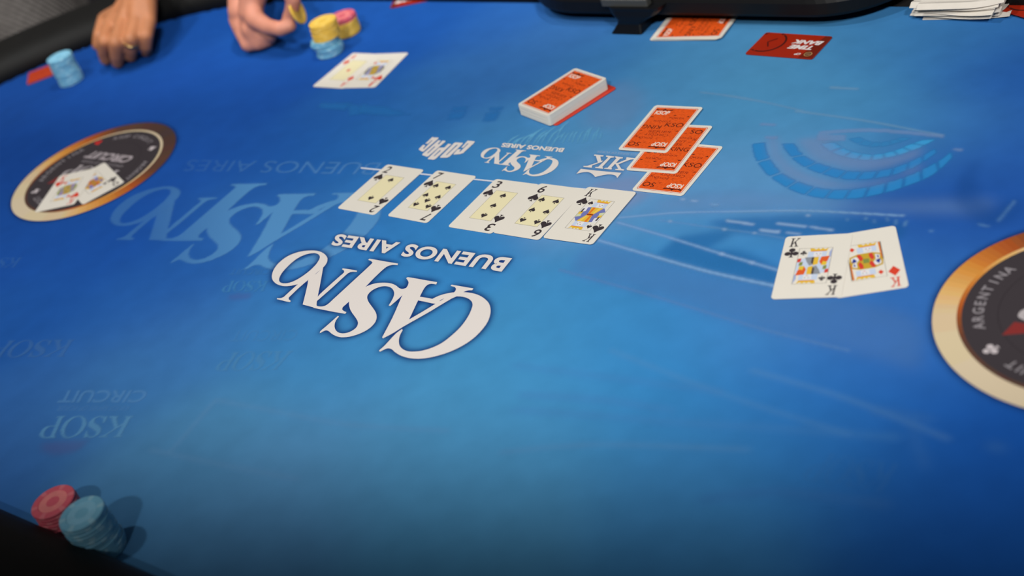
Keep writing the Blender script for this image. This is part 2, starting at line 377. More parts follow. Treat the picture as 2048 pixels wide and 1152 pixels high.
def all_tris(groups):
    V = np.zeros((0, 2)); F = []
    for loops in groups:
        v, t = tess(loops); F += [[len(V) + i for i in q] for q in t]; V = np.concatenate([V, v])
    return V, F
WHITE = ink((222, 214, 208)); HALO = (18, 50, 118)
# large soft shapes of the printed picture underneath everything else
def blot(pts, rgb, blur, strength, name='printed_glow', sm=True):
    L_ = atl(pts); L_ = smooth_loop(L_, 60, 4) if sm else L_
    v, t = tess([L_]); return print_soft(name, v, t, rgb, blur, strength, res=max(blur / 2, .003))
Z11 = lambda pts: [(1100 + x / 3.388, 380 + y / 3.388) for x, y in pts]
Z14 = lambda pts: [(1400 + x / 3.16, 150 + y / 3.16) for x, y in pts]
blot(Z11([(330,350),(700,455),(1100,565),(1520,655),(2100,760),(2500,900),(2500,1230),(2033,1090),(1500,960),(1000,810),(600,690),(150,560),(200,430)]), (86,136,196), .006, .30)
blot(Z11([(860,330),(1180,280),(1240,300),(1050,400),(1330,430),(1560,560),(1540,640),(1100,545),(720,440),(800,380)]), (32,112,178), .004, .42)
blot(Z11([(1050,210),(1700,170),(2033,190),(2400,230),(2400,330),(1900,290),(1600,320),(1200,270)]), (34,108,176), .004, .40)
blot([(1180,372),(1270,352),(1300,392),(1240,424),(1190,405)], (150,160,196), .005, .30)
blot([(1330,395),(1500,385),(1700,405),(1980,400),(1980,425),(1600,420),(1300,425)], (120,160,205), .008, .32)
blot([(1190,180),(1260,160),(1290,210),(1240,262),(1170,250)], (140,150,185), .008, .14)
# the stadium-like rings
bands = [
 ([(325,430),(340,510),(375,580),(460,660),(600,740),(760,780),(940,787),(1100,765),(1300,710),(1480,630),(1600,520)], [(415,420),(425,480),(450,530),(500,600),(600,660),(760,712),(920,722),(1080,700),(1300,640),(1500,545),(1590,480)], (44,134,200), .80, 12),
 ([(510,430),(560,510),(650,580),(760,625),(900,660),(1050,662),(1200,640),(1350,590),(1500,490)], [(600,430),(640,490),(720,540),(830,580),(950,605),(1080,607),(1220,585),(1380,520),(1490,460)], (46,134,202), .75, 10),
 ([(750,432),(830,492),(950,530),(1080,542),(1200,522),(1350,480),(1500,405)], [(850,425),(930,470),(1000,490),(1100,500),(1200,485),(1300,448),(1400,410)], (58,154,212), .85, 9),
 ([(930,402),(1000,440),(1100,457),(1200,445),(1350,400)], [(1010,392),(1060,412),(1110,424),(1190,416),(1280,392)], (56,140,200), .6, 6)]
def resamp(pts, n):
    P = np.array(pts, float); d = np.r_[0, np.cumsum(np.linalg.norm(np.diff(P, axis=0), axis=1))]; t = np.linspace(0, d[-1], n)
    return np.stack([np.interp(t, d, P[:, 0]), np.interp(t, d, P[:, 1])], 1)
for o_, i_, rgb, a_, nseg in bands:
    o_ = ribbon(Z14(o_), .001)[: (len(o_) - 1) * 6 + 1]; i_ = ribbon(Z14(i_), .001)[: (len(i_) - 1) * 6 + 1]
    no = nseg * 6; gap = .90; O = resamp(o_, no + 1); I = resamp(i_, no + 1); V = []; F = []
    items = []
    for k in range(nseg):
        s0 = k * 6; s1 = k * 6 + 6
        L_ = np.concatenate([O[s0:s1 + 1], I[s0:s1 + 1][::-1]]); c = L_.mean(0); L_ = c + (L_ - c) * gap
        items.append(([atl(L_)], ink(rgb, a_ * (0.8 + .25 * random.random()))))
    allv, allf = all_tris([it[0] for it in items])
    print_soft('printed_ring', allv, allf, rgb, .0011, a_, res=.0011)
def lines(lst, rgb, a, name='printed_line'):
    return print_flat(name, [([at(*ribbon(pts, wd).T)], ink(rgb, a)) for pts, wd in lst])
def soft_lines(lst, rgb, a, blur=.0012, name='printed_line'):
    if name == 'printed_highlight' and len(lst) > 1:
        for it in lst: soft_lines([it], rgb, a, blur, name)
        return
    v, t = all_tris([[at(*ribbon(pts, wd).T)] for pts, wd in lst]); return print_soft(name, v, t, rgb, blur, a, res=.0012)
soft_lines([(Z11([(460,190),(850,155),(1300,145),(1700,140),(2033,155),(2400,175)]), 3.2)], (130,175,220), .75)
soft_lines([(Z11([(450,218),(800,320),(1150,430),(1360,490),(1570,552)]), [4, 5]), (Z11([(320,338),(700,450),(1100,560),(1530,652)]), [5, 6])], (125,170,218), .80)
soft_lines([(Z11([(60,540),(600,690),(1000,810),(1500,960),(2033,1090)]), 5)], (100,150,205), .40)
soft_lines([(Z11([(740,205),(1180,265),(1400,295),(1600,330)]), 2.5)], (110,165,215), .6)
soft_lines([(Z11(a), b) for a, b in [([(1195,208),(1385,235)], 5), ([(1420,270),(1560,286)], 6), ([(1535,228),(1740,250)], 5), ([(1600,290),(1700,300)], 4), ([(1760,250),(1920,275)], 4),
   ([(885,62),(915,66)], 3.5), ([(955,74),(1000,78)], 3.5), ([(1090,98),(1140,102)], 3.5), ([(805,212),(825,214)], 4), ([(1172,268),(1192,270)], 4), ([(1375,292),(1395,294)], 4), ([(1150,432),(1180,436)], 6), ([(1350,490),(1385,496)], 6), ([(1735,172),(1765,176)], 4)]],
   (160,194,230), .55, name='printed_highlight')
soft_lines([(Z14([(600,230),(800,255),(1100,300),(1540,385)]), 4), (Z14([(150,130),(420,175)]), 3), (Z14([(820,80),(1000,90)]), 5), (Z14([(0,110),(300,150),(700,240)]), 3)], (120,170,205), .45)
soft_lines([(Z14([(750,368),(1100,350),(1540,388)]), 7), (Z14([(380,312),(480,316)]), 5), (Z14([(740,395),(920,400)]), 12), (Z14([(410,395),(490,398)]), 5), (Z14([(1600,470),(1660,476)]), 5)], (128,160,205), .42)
blot(Z14([(420,400),(490,400),(520,520),(620,600),(780,660),(960,690),(1200,655),(1400,560),(1380,600),(1150,690),(900,715),(720,700),(560,640),(460,540)]), (140,160,200), .004, .30)
blot(Z14([(600,410),(740,400),(840,430),(900,480),(1050,520),(1250,510),(1400,450),(1380,510),(1200,580),(1000,600),(830,570),(700,520)]), (140,160,200), .004, .30)
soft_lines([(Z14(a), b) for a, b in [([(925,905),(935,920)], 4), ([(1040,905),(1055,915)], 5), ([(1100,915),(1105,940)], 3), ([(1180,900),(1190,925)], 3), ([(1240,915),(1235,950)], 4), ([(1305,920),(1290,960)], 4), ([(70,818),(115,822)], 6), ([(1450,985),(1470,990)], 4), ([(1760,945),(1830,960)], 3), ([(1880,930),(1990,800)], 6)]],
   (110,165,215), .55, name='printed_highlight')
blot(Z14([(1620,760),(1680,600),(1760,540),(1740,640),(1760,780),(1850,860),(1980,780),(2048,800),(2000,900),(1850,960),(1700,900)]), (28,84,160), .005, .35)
# crease-like lines of light low on the cloth, painted on as pale streaks
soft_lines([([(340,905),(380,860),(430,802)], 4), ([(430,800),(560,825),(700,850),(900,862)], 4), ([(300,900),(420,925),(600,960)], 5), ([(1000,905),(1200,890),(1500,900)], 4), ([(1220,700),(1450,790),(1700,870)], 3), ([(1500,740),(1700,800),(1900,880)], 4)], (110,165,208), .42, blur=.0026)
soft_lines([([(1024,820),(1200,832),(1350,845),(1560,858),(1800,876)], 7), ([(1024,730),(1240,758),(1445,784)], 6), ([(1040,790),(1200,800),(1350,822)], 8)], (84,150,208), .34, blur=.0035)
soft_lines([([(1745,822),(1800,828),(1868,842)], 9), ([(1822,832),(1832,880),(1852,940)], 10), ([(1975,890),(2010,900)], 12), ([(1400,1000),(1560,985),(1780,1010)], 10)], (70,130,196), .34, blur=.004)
# brush strokes and window shapes by the small club logo
rs = random.Random(3); L_ = []
for k in range(22):
    x0 = 1010 + k * 9 + rs.uniform(-3, 3); y0 = 296 - 4 * math.sin(k * .3) + rs.uniform(-3, 3) - (k > 10) * 14; ln = rs.uniform(22, 52) * (0.75 if k > 11 else 1)
    dx = ln * (.95 - .035 * k); L_.append(([(x0, y0), (x0 + dx * .45, y0 - ln * .5), (x0 + dx, y0 - ln * .78)], [1.5, 3.4, 1]))
soft_lines(L_, (100,172,212), .75, blur=.0009, name='printed_strokes')
for q in ([(972,226),(1000,224),(992,243),(966,242)], [(980,216),(1006,214),(1003,221),(977,222)], [(900,226),(932,224),(926,238),(896,240)], [(906,215),(936,213),(932,221),(904,222)],
          [(690,206),(722,212),(742,226),(700,232),(772,230),(772,230)][:4], [(722,209),(772,214),(820,230),(770,232),(716,226)], [(640,206),(700,208),(690,222),(640,216)]):
    blot(q, (40,118,190), .0018, .55, name='printed_block', sm=False)
# ghost lettering
def serif_word(word, gap=.06):
    """wide high-contrast roman capitals in a unit box"""
    el = lambda cx, cy, rx, ry, n=30: [(cx + rx * math.cos(t), cy + ry * math.sin(t)) for t in np.linspace(0, 2 * PI, n, endpoint=False)]
    G = {'K': (.86, [[[(0,0),(.30,0),(.30,.05),(.23,.07),(.23,.93),(.30,.95),(.30,1),(0,1),(0,.95),(.07,.93),(.07,.07),(0,.05)]], [[(.22,.42),(.66,.92),(.56,.95),(.56,1),(.86,1),(.86,.95),(.76,.92),(.22,.32)]], [[(.34,.50),(.45,.62),(.78,.08),(.88,.05),(.88,0),(.52,0),(.52,.05),(.60,.08)]]]),
         'O': (.92, [[el(.46, .5, .46, .52), el(.46, .5, .29, .47)]]),
         'P': (.70, [[[(0,0),(.32,0),(.32,.05),(.23,.07),(.23,.93),(.32,.95),(.32,1),(0,1),(0,.95),(.07,.93),(.07,.07),(0,.05)]], [smooth_loop([(.20,1),(.45,1),(.66,.90),(.70,.73),(.64,.55),(.45,.44),(.20,.44),(.20,.49),(.40,.49),(.50,.58),(.53,.73),(.50,.87),(.40,.95),(.20,.95)], 60, 3)]]),
         'S': (.62, [[smooth_loop([(.56,.97),(.56,.68),(.51,.68),(.44,.86),(.30,.95),(.17,.90),(.15,.78),(.26,.68),(.46,.56),(.60,.42),(.61,.22),(.50,.05),(.28,-.02),(.12,.03),(.04,-.01),(.02,.32),(.07,.32),(.15,.13),(.30,.04),(.44,.09),(.46,.22),(.36,.34),(.16,.46),(.03,.60),(.01,.80),(.12,.96),(.30,1.02),(.44,.97),(.52,1.01)], 60, 3)]])}
    V = np.zeros((0, 2)); F = []; x = 0
    for ch in word:
        wd, groups = G[ch]
        for loops in groups:
            v, t = tess(loops); v = v + [x, 0]; F += [[len(V) + i for i in q] for q in t]; V = np.concatenate([V, v])
        x += wd + gap
    V = V / [x - gap, 1]; return V, F
def ghost(s, q, rgb, a, bold=.0, blur=.0009, name='printed_ghost_lettering', fade=None):
    if s == 'KSOP': v, t = serif_word(s); v = quadmap(v, [at(*p_) for p_ in q])
    else: v, t = text_on(s, q, bold)
    return print_soft(name, v, t, rgb, blur, a, res=.0010, fade=fade)
ghost('BUENOS AIRES', [(765,326),(379,320),(365,342),(745,350)], (88,148,208), .50, bold=-.008, fade=lambda X, Y: np.clip((X + .36) / .18, .35, 1))
big = [at(*a) for a in [(796.4,527.8),(554.3,598),(758.2,702.4),(640.2,665.6),(812.7,556.2),(655.2,521.2),(981.2,617.5)]]
gst = [at(*a) for a in [(552.4,366),(211.8,487.7),(500.9,528.6),(352.6,528.6),(566,387.8),(357,381.7),(735,425)]]
gf = affine_fit(big, gst); GL = logo_at(gf); v, t = all_tris(GL)
fadeg = lambda X, Y: np.clip((X + .46) / .22, .38, 1)
print_soft('printed_ghost_logo', v, t, (92,156,210), .0011, .66, res=.0012, fade=fadeg)
ghost('KSOP', [(267,833),(95,833),(76,877),(244,875)], (98,160,204), .50)
ghost('CIRCUIT', [(300,781),(126,781),(114,806),(283,806)], (92,150,204), .42, bold=.02)
ghost('KINGS SERIES OF POKER', [(262,812),(120,812),(112,822),(254,822)], (92,148,204), .32)
blot([(80,886),(180,882),(150,906),(95,908)], (110,84,140), .003, .15)
ghost('KSOP', [(538,562),(452,562),(443,585),(528,583)], (70,140,195), .55)
ghost('CIRCUIT', [(543,538),(465,538),(458,550),(537,550)], (66,130,190), .45)
blot([(455,590),(500,588),(505,597),(460,600)], (100,90,155), .002, .15)
ghost('KSOP', [(588,702),(450,706),(428,743),(555,740)], (86,150,195), .36)
ghost('CIRCUIT', [(600,660),(470,662),(458,684),(588,682)], (84,146,195), .22)
ghost('KSOP', [(150,680),(0,682),(-30,716),(128,714)], (70,120,180), .38)
ghost('KSOP', [(45,516),(-40,516),(-55,536),(30,535)], (60,115,185), .35)
ghost('KSOP', [(1800,930),(1640,905),(1600,960),(1765,985)], (70,130,185), .12)
# club logo in white, with the dark blue printed glow round it
VB, FB = all_tris(logo_at()); print_soft('printed_letter_shadow', VB, FB, HALO, .0038, 1.30, res=.0014)
bq = [(1025,517),(675,468),(660.5,490.5),(1003,544.5)]
v, t = text_on('BUENOS AIRES', bq, .036, space=1.10); print_soft('printed_letter_shadow', v, t, HALO, .0028, 1.15, res=.0012)
print_flat('casino_logo', [(l, WHITE) for l in logo_at()], label='big white club logo lettering')
print_flat('city_lettering', [((v, t), WHITE)], label='white city name lettering under the big logo')
# the small set of logos
sm = [at(*a) for a in [(1052,302),(1052,302),(1050.8,350.8),(961.8,313.3),(1118.8,325),(1068.4,353)]]
bg = [at(*a) for a in [(796.4,527.8),(796.4,527.8),(758.2,702.4),(544.2,556.4),(981.2,617.5),(842.3,718.1)]]
sf = affine_fit(bg, sm)
print_flat('small_casino_logo', [(l, WHITE) for l in logo_at(sf)])
v, t = text_on('BUENOS AIRES', [(1130,297),(1006,286.3),(1001.6,294.6),(1124.6,305.3)], .04)
print_flat('small_city_lettering', [((v, t), WHITE)])
Zc = lambda pts: [(820 + x / 14.63, 260 + y / 14.63) for x, y in pts]
cop = [
 [[(1500,528),(1690,322),(1900,342),(1885,385),(1560,685),(1470,715),(1285,732),(1275,712),(1400,575),(1500,573),(1440,640),(1472,645),(1722,400),(1690,400),(1562,528)]],
 [[(1345,372),(1555,388),(1540,420),(1160,790),(1085,822),(885,822),(885,795),(1290,395)], [(1372,440),(1400,452),(1080,742),(1058,738)]],
 [[(1120,412),(1220,425),(760,850),(700,880),(530,865),(530,838),(850,530),(1010,522)], [(880,600),(908,612),(720,778),(698,772)]],
 [[(835,308),(908,320),(815,425),(850,430),(955,320),(1042,328),(1030,360),(540,780),(490,792),(358,742),(370,710)], [(720,488),(742,500),(530,692),(508,682)]],
 [[(660,213),(720,235),(750,228),(838,234),(835,262),(400,640),(350,642),(258,582),(268,558),(390,440),(462,466),(390,545),(405,566),(662,312),(640,308),(530,412),(448,412)]]]
print_flat('card_maker_logo', [([atl(Zc(l)) for l in g], WHITE) for g in cop])
Zk = lambda pts: [(1140 + x / 13.65, 290 + y / 13.65) for x, y in pts]
kk = [
 [(300,662),(850,722),(1408,770),(1290,915),(1265,860),(1220,835),(1150,820),(1040,815),(900,835),(690,885),(640,825),(560,770),(470,748),(370,755),(270,775),(178,797)],
 [(1240,318),(1452,350),(1440,378),(1375,382),(1135,630),(1150,660),(1130,682),(932,660),(938,640),(1030,630),(1270,372),(1232,345)],
 [(1235,515),(1300,495),(1405,662),(1492,682),(1470,712),(1240,692),(1240,670),(1320,660)],
 [(1300,505),(1545,402),(1530,365),(1560,345),(1800,375),(1780,405),(1650,412),(1340,535)],
 [(1000,298),(1220,325),(1200,352),(1115,362),(885,610),(912,640),(900,662),(688,636),(700,612),(770,610),(1045,352),(980,325)],
 [(670,268),(922,295),(912,325),(832,325),(862,455),(768,498),(708,310),(655,305)],
 [(370,580),(480,580),(905,432),(880,472),(606,572),(600,632),(370,612)]]
kt = [[at(*smooth_loop(Zk(l), 28, 2).T)] for l in kk]
v, t = all_tris(kt); print_soft('printed_letter_shadow', v, t, (50,112,172), .0022, .7, res=.0011)
print_flat('crown_logo', [(l, WHITE) for l in kt])
v, t = text_on('KINGS SERIES OF POKER', [(1288,309),(1196,302),(1193,306),(1284,313)], .0)
print_flat('small_print', [((v, t), ink((190,205,225), .45))])
print_flat('board_line', [([atl([(722,335.2),(1010,364.2),(1180,378.5),(1180,381.0),(1010,366.8),(722,338.0)])], ink((214,218,228)))], label='thin white printed line running behind the board cards')

# ---- the two round emblems
def emblem(c, lab):
    c = np.array(c); R = .1143; e = Flat(layer(), .000003)
    rot = lambda r, deg: c + r * (math.cos(math.radians(deg)) * AU + math.sin(math.radians(deg)) * AV)
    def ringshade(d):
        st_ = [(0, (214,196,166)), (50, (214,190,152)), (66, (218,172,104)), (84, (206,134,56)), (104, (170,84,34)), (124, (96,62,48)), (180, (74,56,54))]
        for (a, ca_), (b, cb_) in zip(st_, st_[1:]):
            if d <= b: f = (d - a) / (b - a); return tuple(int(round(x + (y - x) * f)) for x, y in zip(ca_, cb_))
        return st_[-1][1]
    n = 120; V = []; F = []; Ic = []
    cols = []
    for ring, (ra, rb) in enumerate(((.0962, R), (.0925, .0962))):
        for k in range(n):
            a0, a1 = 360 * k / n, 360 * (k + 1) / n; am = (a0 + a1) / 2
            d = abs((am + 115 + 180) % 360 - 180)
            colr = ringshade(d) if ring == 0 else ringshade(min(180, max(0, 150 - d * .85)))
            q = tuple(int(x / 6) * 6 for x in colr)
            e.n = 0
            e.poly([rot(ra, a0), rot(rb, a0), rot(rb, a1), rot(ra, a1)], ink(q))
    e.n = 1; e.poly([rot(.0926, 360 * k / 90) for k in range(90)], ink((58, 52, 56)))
    e.n = 2; lt = ink((140, 134, 138)); wt = ink((196, 186, 188)); dk = ink((50, 44, 48))
    rr_ = [rot(.0665, 360 * k / 72) for k in range(72)]; e.poly([rr_, [rot(.0655, 360 * k / 72) for k in range(72)]], dk)
    def arc_text(s, mid, r, h, pitch, m, bold=.02):
        for i, ch in enumerate(s):
            if ch == ' ': continue
            a = mid - (i - (len(s) - 1) / 2) * pitch; V_, F_, dim = text2d(ch, bold)
            wid = h * dim[0] / .72 * .95; p_ = rot(r, a); ra = math.radians(a)
            upv = (math.cos(ra) * AU + math.sin(ra) * AV); rt = np.array([upv[1], -upv[0]])
            W = np.array([p_ + rt * (x - .5) * wid + upv * (y - .5) * h for x, y in V_]); e.n = 4; e.tri(W, F_, m)
    arc_text('ARGENTINA', 180, .0805, .0085, 6.6, lt); arc_text('KSOP CIRCUIT', -90, .0805, .0085, 4.9, lt)
    arc_text('ARGENTINA', 0, .0805, .0075, 5.2, lt); arc_text('KSOP CIRCUIT', 90, .0805, .0075, 4.9, lt)
    for ang, kind, m in ((-133, 'club', wt), (136, 'heart', ink((205, 40, 36))), (47, 'spade', wt), (-43, 'diamond', ink((205, 40, 36)))):
        ra = math.radians(ang); upv = (math.cos(ra) * AU + math.sin(ra) * AV); rt = np.array([upv[1], -upv[0]]); p_ = rot(.0815, ang)
        for lp in suit(kind): e.n = 4; e.poly([p_ + rt * x * .0125 + upv * y * .0125 for x, y in lp], m)
    # words read from the dealer's side
    def word(s, u0, v0, wd, h, m, bold=.03, slant=.0, lz=5):
        V_, F_, _ = text2d(s, bold); x = V_[:, 0] - .5; y = V_[:, 1] - .5
        W = c - np.outer(x * wd + slant * y * h, AU) - np.outer(y * h, AV) + u0 * AU + v0 * AV; e.n = lz; e.tri(W, F_, m)
    word('CIRCUIT', -.003, .0300, .092, .0165, ink((168, 158, 162)), .045, .25)
    word('KINGS SERIES OF POKER', 0, .0145, .088, .0050, lt, .0)
    V_, F_ = serif_word('KSOP'); x = V_[:, 0] - .5; y = V_[:, 1] - .5
    e.n = 5; e.tri(c - np.outer(x * .098, AU) - np.outer(y * .027, AV) - .008 * AV, F_, ink((176, 168, 170)))
    cr_ = [(-.049, -.025), (.049, -.025), (.053, -.042), (.036, -.035), (.018, -.037), (0, -.048), (-.018, -.037), (-.036, -.035), (-.053, -.042)]
    e.n = 5; e.poly([c + a * AU + b * AV for a, b in cr_], ink((128, 44, 42)))
    # halo under the ring
    v, t = tess([[rot(R, 360 * k / 64) for k in range(64)]]); print_soft('printed_emblem_shadow', v, t, (18, 48, 104), .0032, 1.25, res=.0022)
    zz = layer() - e.z
    e.V = [(a, b, z + zz) for a, b, z in e.V]
    tpart('printed_emblem', e.V, e.F, e.m, e.I, label=lab)
def suit(kind, n=14):
    """outline loops of a suit symbol, unit height, point or stalk down = -y"""
    if kind == 'diamond': return [smooth_loop([(0, .5), (.36, 0), (0, -.5), (-.36, 0)], 30, 3)]
    if kind == 'heart':
        return [smooth_loop([(0, -.5), (.22, -.18), (.42, .12), (.44, .32), (.30, .47), (.12, .43), (0, .25), (-.12, .43), (-.30, .47), (-.44, .32), (-.42, .12), (-.22, -.18)], 75, 4)]
    stem = [(-.03, -.18), (.03, -.18), (.06, -.38), (.16, -.5), (-.16, -.5), (-.06, -.38)]
    if kind == 'spade':
        return [smooth_loop([(0, .5), (.20, .22), (.42, .0), (.45, -.18), (.32, -.32), (.14, -.28), (0, -.14), (-.14, -.28), (-.32, -.32), (-.45, -.18), (-.42, .0), (-.20, .22)], 75, 4), stem]
    out = [[(cx + .21 * math.cos(a), cy + .21 * math.sin(a)) for a in np.linspace(0, 2 * PI, n, endpoint=False)] for cx, cy in ((0, .27), (.25, -.10), (-.25, -.10))]
    return out + [[(-.07, .15), (.07, .15), (.07, -.1), (.06, -.38), (.16, -.5), (-.16, -.5), (-.06, -.38), (-.07, -.1)]]
emblem((-.46406, 1.59914), 'round gold-rimmed emblem printed at the far end')
emblem((.40206, .71375), 'round gold-rimmed emblem printed at the near right')

# ------------------------------------------------------------------ playing cards
ORD = ['%s, ' + o_ + ' of the %s' for o_ in ('lowest', 'second from the bottom', 'third from the bottom', 'fourth from the bottom', 'fifth from the bottom', 'sixth from the bottom', 'seventh from the bottom', 'eighth from the bottom', 'ninth from the bottom', 'tenth from the bottom', 'eleventh from the bottom', 'twelfth from the bottom', 'thirteenth from the bottom')]
CW, CHH, CT = .0584, .088, .00030
card_white = mat('card_stock', (226, 220, 208), 0.42, noise=.012, nscale=30, spec=.35, k=1.04)
def rrect(w_, h_, r, n=5, cx=0, cy=0):
    out = []
    for sx, sy, a0 in ((1, -1, -90), (1, 1, 0), (-1, 1, 90), (-1, -1, 180)):
        for k in range(n + 1):
            a = math.radians(a0 + 90 * k / n); out.append((cx + sx * (w_ / 2 - r) + r * math.cos(a), cy + sy * (h_ / 2 - r) + r * math.sin(a)))
    return out
def slab(name, loop, z0, z1, m, edge=None):
    n = len(loop); V = [(x, y, z0) for x, y in loop] + [(x, y, z1) for x, y in loop]
    F = [tuple(range(n - 1, -1, -1)), tuple(range(n, 2 * n))] + [(i, (i + 1) % n, n + (i + 1) % n, n + i) for i in range(n)]
    ms = [m, edge or m]; return mesh(name, V, F, ms, [0, 0] + [1] * n)
CARD_BODY = slab('card_body', rrect(CW, CHH, .0036), 0, CT, card_white)
mm = .001
BLK = ink((56, 48, 52)); RED = ink((214, 66, 44)); CREAM = ink((232, 222, 180)); GREYL = ink((104, 98, 84))
PARTM = {}
def flat_mesh(key, fn):
    if key not in PARTM:
        f = Flat(CT + .00004, .000012); fn(f); PARTM[key] = f.build(key[0] if isinstance(key, tuple) else key)
    return PARTM[key]
def glyph(f, ch, m, cx, cy, w_, h_, flip=False):
    if ch == 'K':
        P = [[(-.5,.5),(-.08,.5),(-.08,.44),(-.20,.42),(-.20,-.42),(-.08,-.44),(-.08,-.5),(-.5,-.5),(-.5,-.44),(-.38,-.42),(-.38,.42),(-.5,.44)],
             [(-.20,-.12),(.24,.42),(.12,.44),(.12,.5),(.5,.5),(.5,.44),(.36,.40),(-.20,-.26)], [(-.08,.06),(.06,.16),(.34,-.40),(.5,-.44),(.5,-.5),(.06,-.5),(.06,-.44),(.18,-.40)]]
        P = [[(x + y * .10, y) for x, y in l] for l in P]
        for l in P: f.poly([((cx + x * w_) * mm, (cy + y * h_) * mm) for x, y in l], m, z=f.z)
    else:
        V, F, _ = text2d(ch, .014)
        f.tri([((cx + (x - .5 + (y - .5) * .10) * w_) * mm, (cy + (y - .5) * h_) * mm) for x, y in V], F, m, z=f.z)
def index_mesh(ch, kind, col):
    def fn(f): glyph(f, ch, col, -19.8, 34.6, 8.0, 12.6)
    return flat_mesh(('corner_index', ch, kind), fn)
def suit_mesh(kind, col, size, key):
    def fn(f):
        for lp in suit(kind): f.poly([(x * size * mm, y * size * mm) for x, y in lp], col, z=f.z + .00002)
    return flat_mesh(('suit_symbol', kind, key), fn)
def kingish(f, style):
    LB = ink((196, 208, 228)); W = ink((226, 224, 224)); G = ink((226, 184, 60)); O = ink((226, 120, 40)); R = ink((208, 62, 50)); VB_ = ink((112, 118, 178)); GR = ink((140, 144, 150)); DB = ink((44, 56, 140)); GN = ink((128, 140, 70)); DK = ink((80, 70, 72))
    f.poly([rrect(29 * mm, 50 * mm, .1 * mm, 1), rrect(28.4 * mm, 49.4 * mm, .1 * mm, 1)], GREYL, z=f.z)
    def half(sg):
        def P(pts, m, lv): f.poly([(sg * x * mm, sg * y * mm) for x, y in pts], m, z=f.z + .00001 * lv)
        if style == 'spade':
            P([(-14,10),(-4,12),(10,12),(14,7),(14,-2),(-14,2)], VB_, 1)
            P([(-5,12),(9,12),(3,0),(-3,0)], G, 2); P([(-3,12),(0,12),(-1,0),(-3,0)], O, 3); P([(4,12),(7,12),(3,2),(1,0)], ink((236,200,90)), 3)
            P([(-14,10),(-9,13),(-8,5),(-14,1)], W, 3); P([(-13,8),(-11,9),(-11,3),(-13,2)], DK, 4); P([(-14,3),(-10,4),(-10,0),(-14,-1)], G, 4)
            P([(9,4),(14,6),(14,0),(10,0)], ink((206,210,170)), 3); P([(-3,2),(3,2),(4,-.5),(-4,-.5)], O, 5)
        elif style == 'club':
            P([(-14,9),(-4,12),(11,12),(14,8),(14,-1),(-14,1)], LB, 1); P([(-8,12),(-2,12),(1,2),(-3,0),(-6,6)], GR, 2); P([(0,12),(4,12),(4,2),(0,0)], G, 3); P([(-2,12),(0,12),(0,2),(-2,4)], DK, 3)
            P([(6,12),(13,13),(12,6),(7,1),(5,5)], ink((220,90,40)), 3); P([(8,6),(12,4),(11,0),(7,0)], ink((224,190,60)), 4); P([(-14,10),(-11,11),(-11,6),(-14,5)], R, 4); P([(-12,5),(-9,6),(-9,1),(-12,0)], GN, 4)
            P([(12,18),(14,24),(14,12),(12.5,10)], ink((160,172,210)), 2)
        elif style == 'diamond':
            P([(-13,8),(-6,11),(6,11),(13,8),(14,0),(-14,0)], ink((196,160,50)), 1); P([(-12,6),(-8,8),(-5,4),(-8,-1),(-12,1)], W, 2); P([(-10,6),(-7.5,2),(-9,0),(-12,0)], DB, 3)
            P([(-7,10),(-4,10),(-2,4),(-4,0),(-6,4)], R, 3); P([(3,10),(6,10),(7,3),(5,0),(3,5)], R, 3); P([(8,8),(12,6),(11,1),(8,0)], W, 2); P([(9,6),(11,5),(10,1)], DB, 3)
            P([(-2.5,3),(2.5,3),(2.5,0),(-2.5,0)], GN, 4); P([(12,24),(14,24),(14,2),(12.6,2)], ink((216,120,50)), 3); P([(13.6,24),(14.1,24),(14.1,0),(13.6,0)], DK, 4)
        else:
            A, B, D = style[1]
            P([(-13,6),(-6,12),(9,12),(13,5),(13,-1),(-13,1)], ink(A), 1); P([(-5,12),(2,12),(4,1),(-6,0)], ink(B), 2); P([(3,12),(8,12),(9,3),(4,1)], ink(D), 3); P([(-12,5),(-8,8),(-7,1),(-11,0)], ink(D), 3); P([(-2,7),(2,8),(2,3),(-2,2)], ink((150,140,60)), 4)
        P([(-6,12),(10,12),(10,20),(-6,20)], LB, 2); P([(-1,12.5),(6,12.5),(6,19),(-1,19)], W, 3)
        P([(1,17),(2,17),(2,16.2),(1,16.2)], DK, 4); P([(4,17),(5,17),(5,16.2),(4,16.2)], DK, 4); P([(2,14.2),(4.2,14.2),(4.2,13.7),(2,13.7)], R, 4)
        P([(-4,20),(9.5,20),(11,24.6),(7.8,22.6),(6,24.6),(3.8,22.6),(2.4,24.6),(.2,22.6),(-2,24.6),(-5,24.4)], G, 4); P([(-3.6,20),(9.2,20),(9.2,20.9),(-3.6,20.9)], O, 5)
    half(1); half(-1)
def put(card, name, me, x=0, y=0, rot=0, label=None):
    o = link(name, me, card, (x * mm, y * mm, 0)); o.rotation_euler = (0, 0, rot)
    if label: o['label'] = label
    return o
PIPS = {'2': [(0, 18), (0, -18)], '3': [(0, 18), (0, 0), (0, -18)], '6': [(-9, 18), (9, 18), (-9, 0), (9, 0), (-9, -18), (9, -18)],
        '7': [(-9, 18), (9, 18), (-9, 0), (9, 0), (-9, -18), (9, -18), (0, -9)], 'A': [(0, 0)]}
